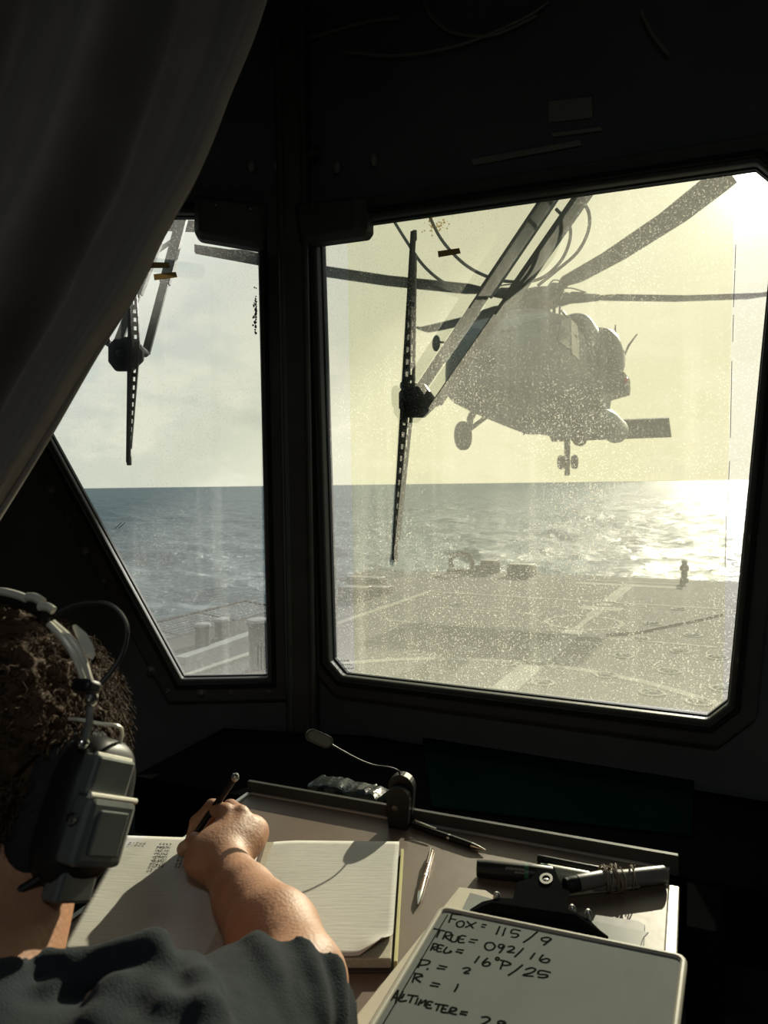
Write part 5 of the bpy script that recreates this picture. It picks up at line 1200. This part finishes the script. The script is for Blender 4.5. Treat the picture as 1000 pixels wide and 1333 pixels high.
# lower body seated on a stool (below the frame)
q = SDF((-.62, .0, ZF - .02), (.0, .75, CZ - .70), .006)
q.cap(R3(-.29, .24, -.80), R3(-.29, .22, -.84), .16, .17, .05)
for s_ in (-1, 1):
    hpt, kn, an_ = R3(-.29 + s_ * .09, .24, -.80), R3(-.29 + s_ * .15, .62, -.78), R3(-.29 + s_ * .14, .55, -1.22)
    q.chain([hpt, kn], [.085, .062], .03).chain([kn, an_], [.060, .045], .03)
q.mesh('trousers', 'black', per)
for s_ in (-1, 1):
    f0 = R3(-.29 + s_ * .14, .56, -1.275)
    MB().ell(f0 + Vector((0, .03, 0)), (.048, .13, .045), None, 20, 12, .8).build('boot', 'black', per)
stl = thing('stool', (-.29, .22, ZF), 'black round stool under the writing person', 'stool')
MB().lathe((-.29, .22, .27), UZ, [(0, .15), (.005, .17), (.035, .175), (.05, .16)], 28).build('seat', 'black', stl)
MB().tube([(-.29, .22, .02), (-.29, .22, .27)], .025, 14).build('post', 'frame', stl)
MB().lathe((-.29, .22, ZF), UZ, [(0, .18), (.012, .18), (.02, .03)], 28).build('base', 'frame', stl)

# hair: a close cap plus a few thousand curls
S3 = SDF((-.50, .42, CZ - .40), (-.19, .76, CZ - .06), .003)
S3.ell(HP(0, -.018, .022), (.089, .100, .093), Rh, .02).ell(HP(0, -.055, -.030), (.074, .058, .070), Rh, .02)
S3.ell(HP(0, .135, -.06), (.12, .075, .10), Rh, .015, 'sub')
cap_ = S3.mesh('hair', 'hair', per)
tx = cap_.modifiers.new('d', 'DISPLACE'); c2 = bpy.data.textures.new('curls', 'CLOUDS'); c2.noise_scale = .014; c2.noise_depth = 2; tx.texture = c2; tx.strength = .022; tx.mid_level = .45; tx.texture_coords = 'LOCAL'
RNG = random.Random(21); cv = []; cf = []; tri3 = [(math.cos(a), math.sin(a)) for a in (0, 2.094, 4.189)]
for i in range(4200):
    while True:
        d = Vector((RNG.gauss(0, 1), RNG.gauss(0, 1), RNG.gauss(0, 1))).normalized()
        if (d.y < .45 or (d.z > .1 and d.y < .85)) and d.z > -.75: break
    if d.z > -.1: base = HP(d.x * .088, -.012 + d.y * .101, .022 + d.z * .092)
    else: base = HP(d.x * .080, -.040 + d.y * .075, .0 + d.z * .095)
    out = (Rh @ d).normalized(); x_, y_ = frame_of(out); ph = RNG.random() * 6.28; rr = RNG.uniform(.003, .0065); L_ = RNG.uniform(.006, .019); lean = (x_ * RNG.gauss(0, 1) + y_ * RNG.gauss(0, 1)) * .008 + Vector((0, 0, -.003))
    n_ = 10; tn = RNG.uniform(1.0, 2.0); b0_ = len(cv)
    for k in range(n_):
        u = k / (n_ - 1); a = ph + u * tn * 6.28; rad = x_ * math.cos(a) + y_ * math.sin(a); p = base + out * (L_ * u - .002) + lean * u + rad * rr * (.4 + .6 * u)
        w_ = .0007 * (1 - .6 * u)
        for c_, s2 in tri3: cv.append(tuple(p + rad * (c_ * w_) + out * (s2 * w_)))
    for k in range(n_ - 1):
        for m_ in range(3): cf.append((b0_ + k * 3 + m_, b0_ + k * 3 + (m_ + 1) % 3, b0_ + k * 3 + 3 + (m_ + 1) % 3, b0_ + k * 3 + 3 + m_))
q_ = MB(); q_.v = cv; q_.f = cf; co_ = q_.build('curls', 'hair', cap_, autos=180); co_['kind'] = 'stuff'

# headset worn over the hair
hs_ = thing('headset', tuple(HCn), 'black and silver communication headset on the person\'s head', 'headset')
EC = P(97, 1052, .545); ein = (HP(-.03, 0, -.02) - HP(.08, 0, -.02)).normalized()   # towards the head
eo = -ein; eu = (Rh @ Vector((0, -.12, 1))).normalized(); eu = (eu - eo * eu.dot(eo)).normalized(); ef = eu.cross(eo).normalized()
Re = basis(ef, eu, eo)
def EP(f, u, o): return EC + ef * f + eu * u + eo * o
def cup(C_, sg):
    e_o = eo if sg > 0 else (Rh @ Vector((-1, 0, 0)))
    R_ = basis(ef, eu, e_o)
    MB().ell(C_ - e_o * .012, (.040, .060, .018), R_, 28, 14, .75).build('ear_cushion', 'blacksoft', hs_)
    c_ = MB().ell(C_ + e_o * .010, (.034, .054, .024), R_, 28, 14, .7).build('ear_cup', 'black', hs_); return c_
ecp = cup(EC, 1); ECL = HP(-.105, -.002, -.035); cup(ECL, -1)
def eplate(f0, f1, u0, u1, o0, o1, nm, m, bev=.002, pr=None, sk=0):
    vs = [EP(f + sk * (u - u0), u, o0) for f, u in ((f0, u0), (f1, u0), (f1, u1), (f0, u1))]; MB().prism(vs, eo * (o1 - o0)).build(nm, m, pr or hs_, smooth=False, bevel=bev)
eplate(-.030, .012, .012, .040, .020, .036, 'upper_plate', 'hplate', .003)
eplate(-.032, .018, -.034, .012, .024, .044, 'microphone_box', 'hplate', .005)
eplate(-.022, .008, -.026, .004, .044, .046, 'box_lid', 'hplate', .002)
eplate(-.020, .016, -.060, -.034, .012, .028, 'lower_plate', 'hplate', .003)
MB().tube([EP(-.032, .0125, .040), EP(.018, .0125, .040)], .0022, 8).build('box_rim', 'band', hs_)
MB().tube([EP(-.028, .040, .031), EP(.010, .040, .031)], .0018, 8).build('plate_rim', 'band', hs_)
MB().lathe(EP(-.034, -.004, .034), -ef, [(0, .004), (.003, .004), (.004, .002)], 12).build('screw', 'steel', hs_)
# stirrup and yoke
MB().tube(crv([P(90, 936, .545), P(105, 937, .54), P(130, 942, .54), P(153, 945, .545), P(159, 955, .555), P(153, 978, .565), P(147, 1010, .57)], 6), .0014, 8).build('stirrup', 'band', hs_)
MB().tube([P(119, 905, .535), P(116, 940, .530), P(108, 972, .53)], .0028, 8).build('yoke_rod', 'satin', hs_)
MB().ell(P(119, 908, .533), (.005, .005, .007)).ell(P(107, 967, .53), (.005, .005, .005)).build('yoke_joint', 'steel', hs_)
MB().box(P(112, 893, .530), (.014, .010, .018), Re).build('slider_block', 'black', hs_, bevel=.003)
# band: twin sprung wires over the crown
tl_ = crv([P(64, 812, .535), P(83, 832, .530), P(98, 856, .528), P(109, 884, .530)]); tr_ = crv([P(68, 811, .540), P(91, 832, .535), P(107, 858, .533), P(118, 892, .535)])
MB().tube(tl_, .0026, 10).build('band_wire', 'band', hs_); MB().tube(tr_, .0030, 10).build('band_wire', 'band', hs_)
MB().loft([[p + Vector((dx, 0, dz)) for dx, dz in ((-.004 * w, 0), (0, .003 * w), (.006 * w, .001), (.002 * w, -.004 * w))] for p, w in ((P(96, 815, .540), .3), (P(104, 826, .538), .8), (P(112, 842, .536), .9), (P(118, 855, .535), .6), (P(121, 862, .535), .3))]).build('pad_clip', 'band', hs_, autos=80)
MB().tube(crv([P(-60, 782, .60), P(-20, 772, .595), P(0, 770, .59), P(20, 774, .585), P(34, 779, .58)]), .0034, 10).build('band_wire', 'band', hs_)
MB().tube(crv([P(36, 777, .575), P(46, 778, .572), P(56, 784, .57)]), .0036, 10).build('band_wire', 'band', hs_)
MB().tube(crv([P(52, 790, .568), P(62, 790, .566), P(70, 795, .565)]), .0034, 10).build('band_wire', 'band', hs_)
MB().tube(crv([P(-120, 850, .62), P(-90, 805, .61), P(-50, 788, .605), P(0, 780, .598), P(36, 788, .585), P(60, 800, .574)]), .0050, 10).build('head_pad', 'black', hs_)
MB().tube(crv([P(-120, 850, .62), P(-150, 930, .62), ECL + Vector((0, 0, .05))]), .003, 8).build('band_wire', 'band', hs_)
MB().tube(crv([P(76, 797, .568), P(100, 787, .572), P(135, 785, .575), P(156, 798, .575), P(165, 820, .572), P(158, 852, .566), P(140, 880, .558), P(118, 902, .55)]), .0022, 8).build('cable_loop', 'black', hs_)
MB().tube(crv([EP(.0, -.055, .008), P(75, 1162, .54), P(30, 1172, .55), P(-20, 1168, .57), P(-80, 1150, .60), ECL - Vector((0, -.01, .04))]), .0085, 10).build('nape_strap', 'blacksoft', hs_)
MB().tube(crv([EP(-.02, -.045, .01), EP(-.035, -.06, -.005), EP(-.065, -.060, -.03)]), .003, 8).build('microphone_boom', 'black', hs_)
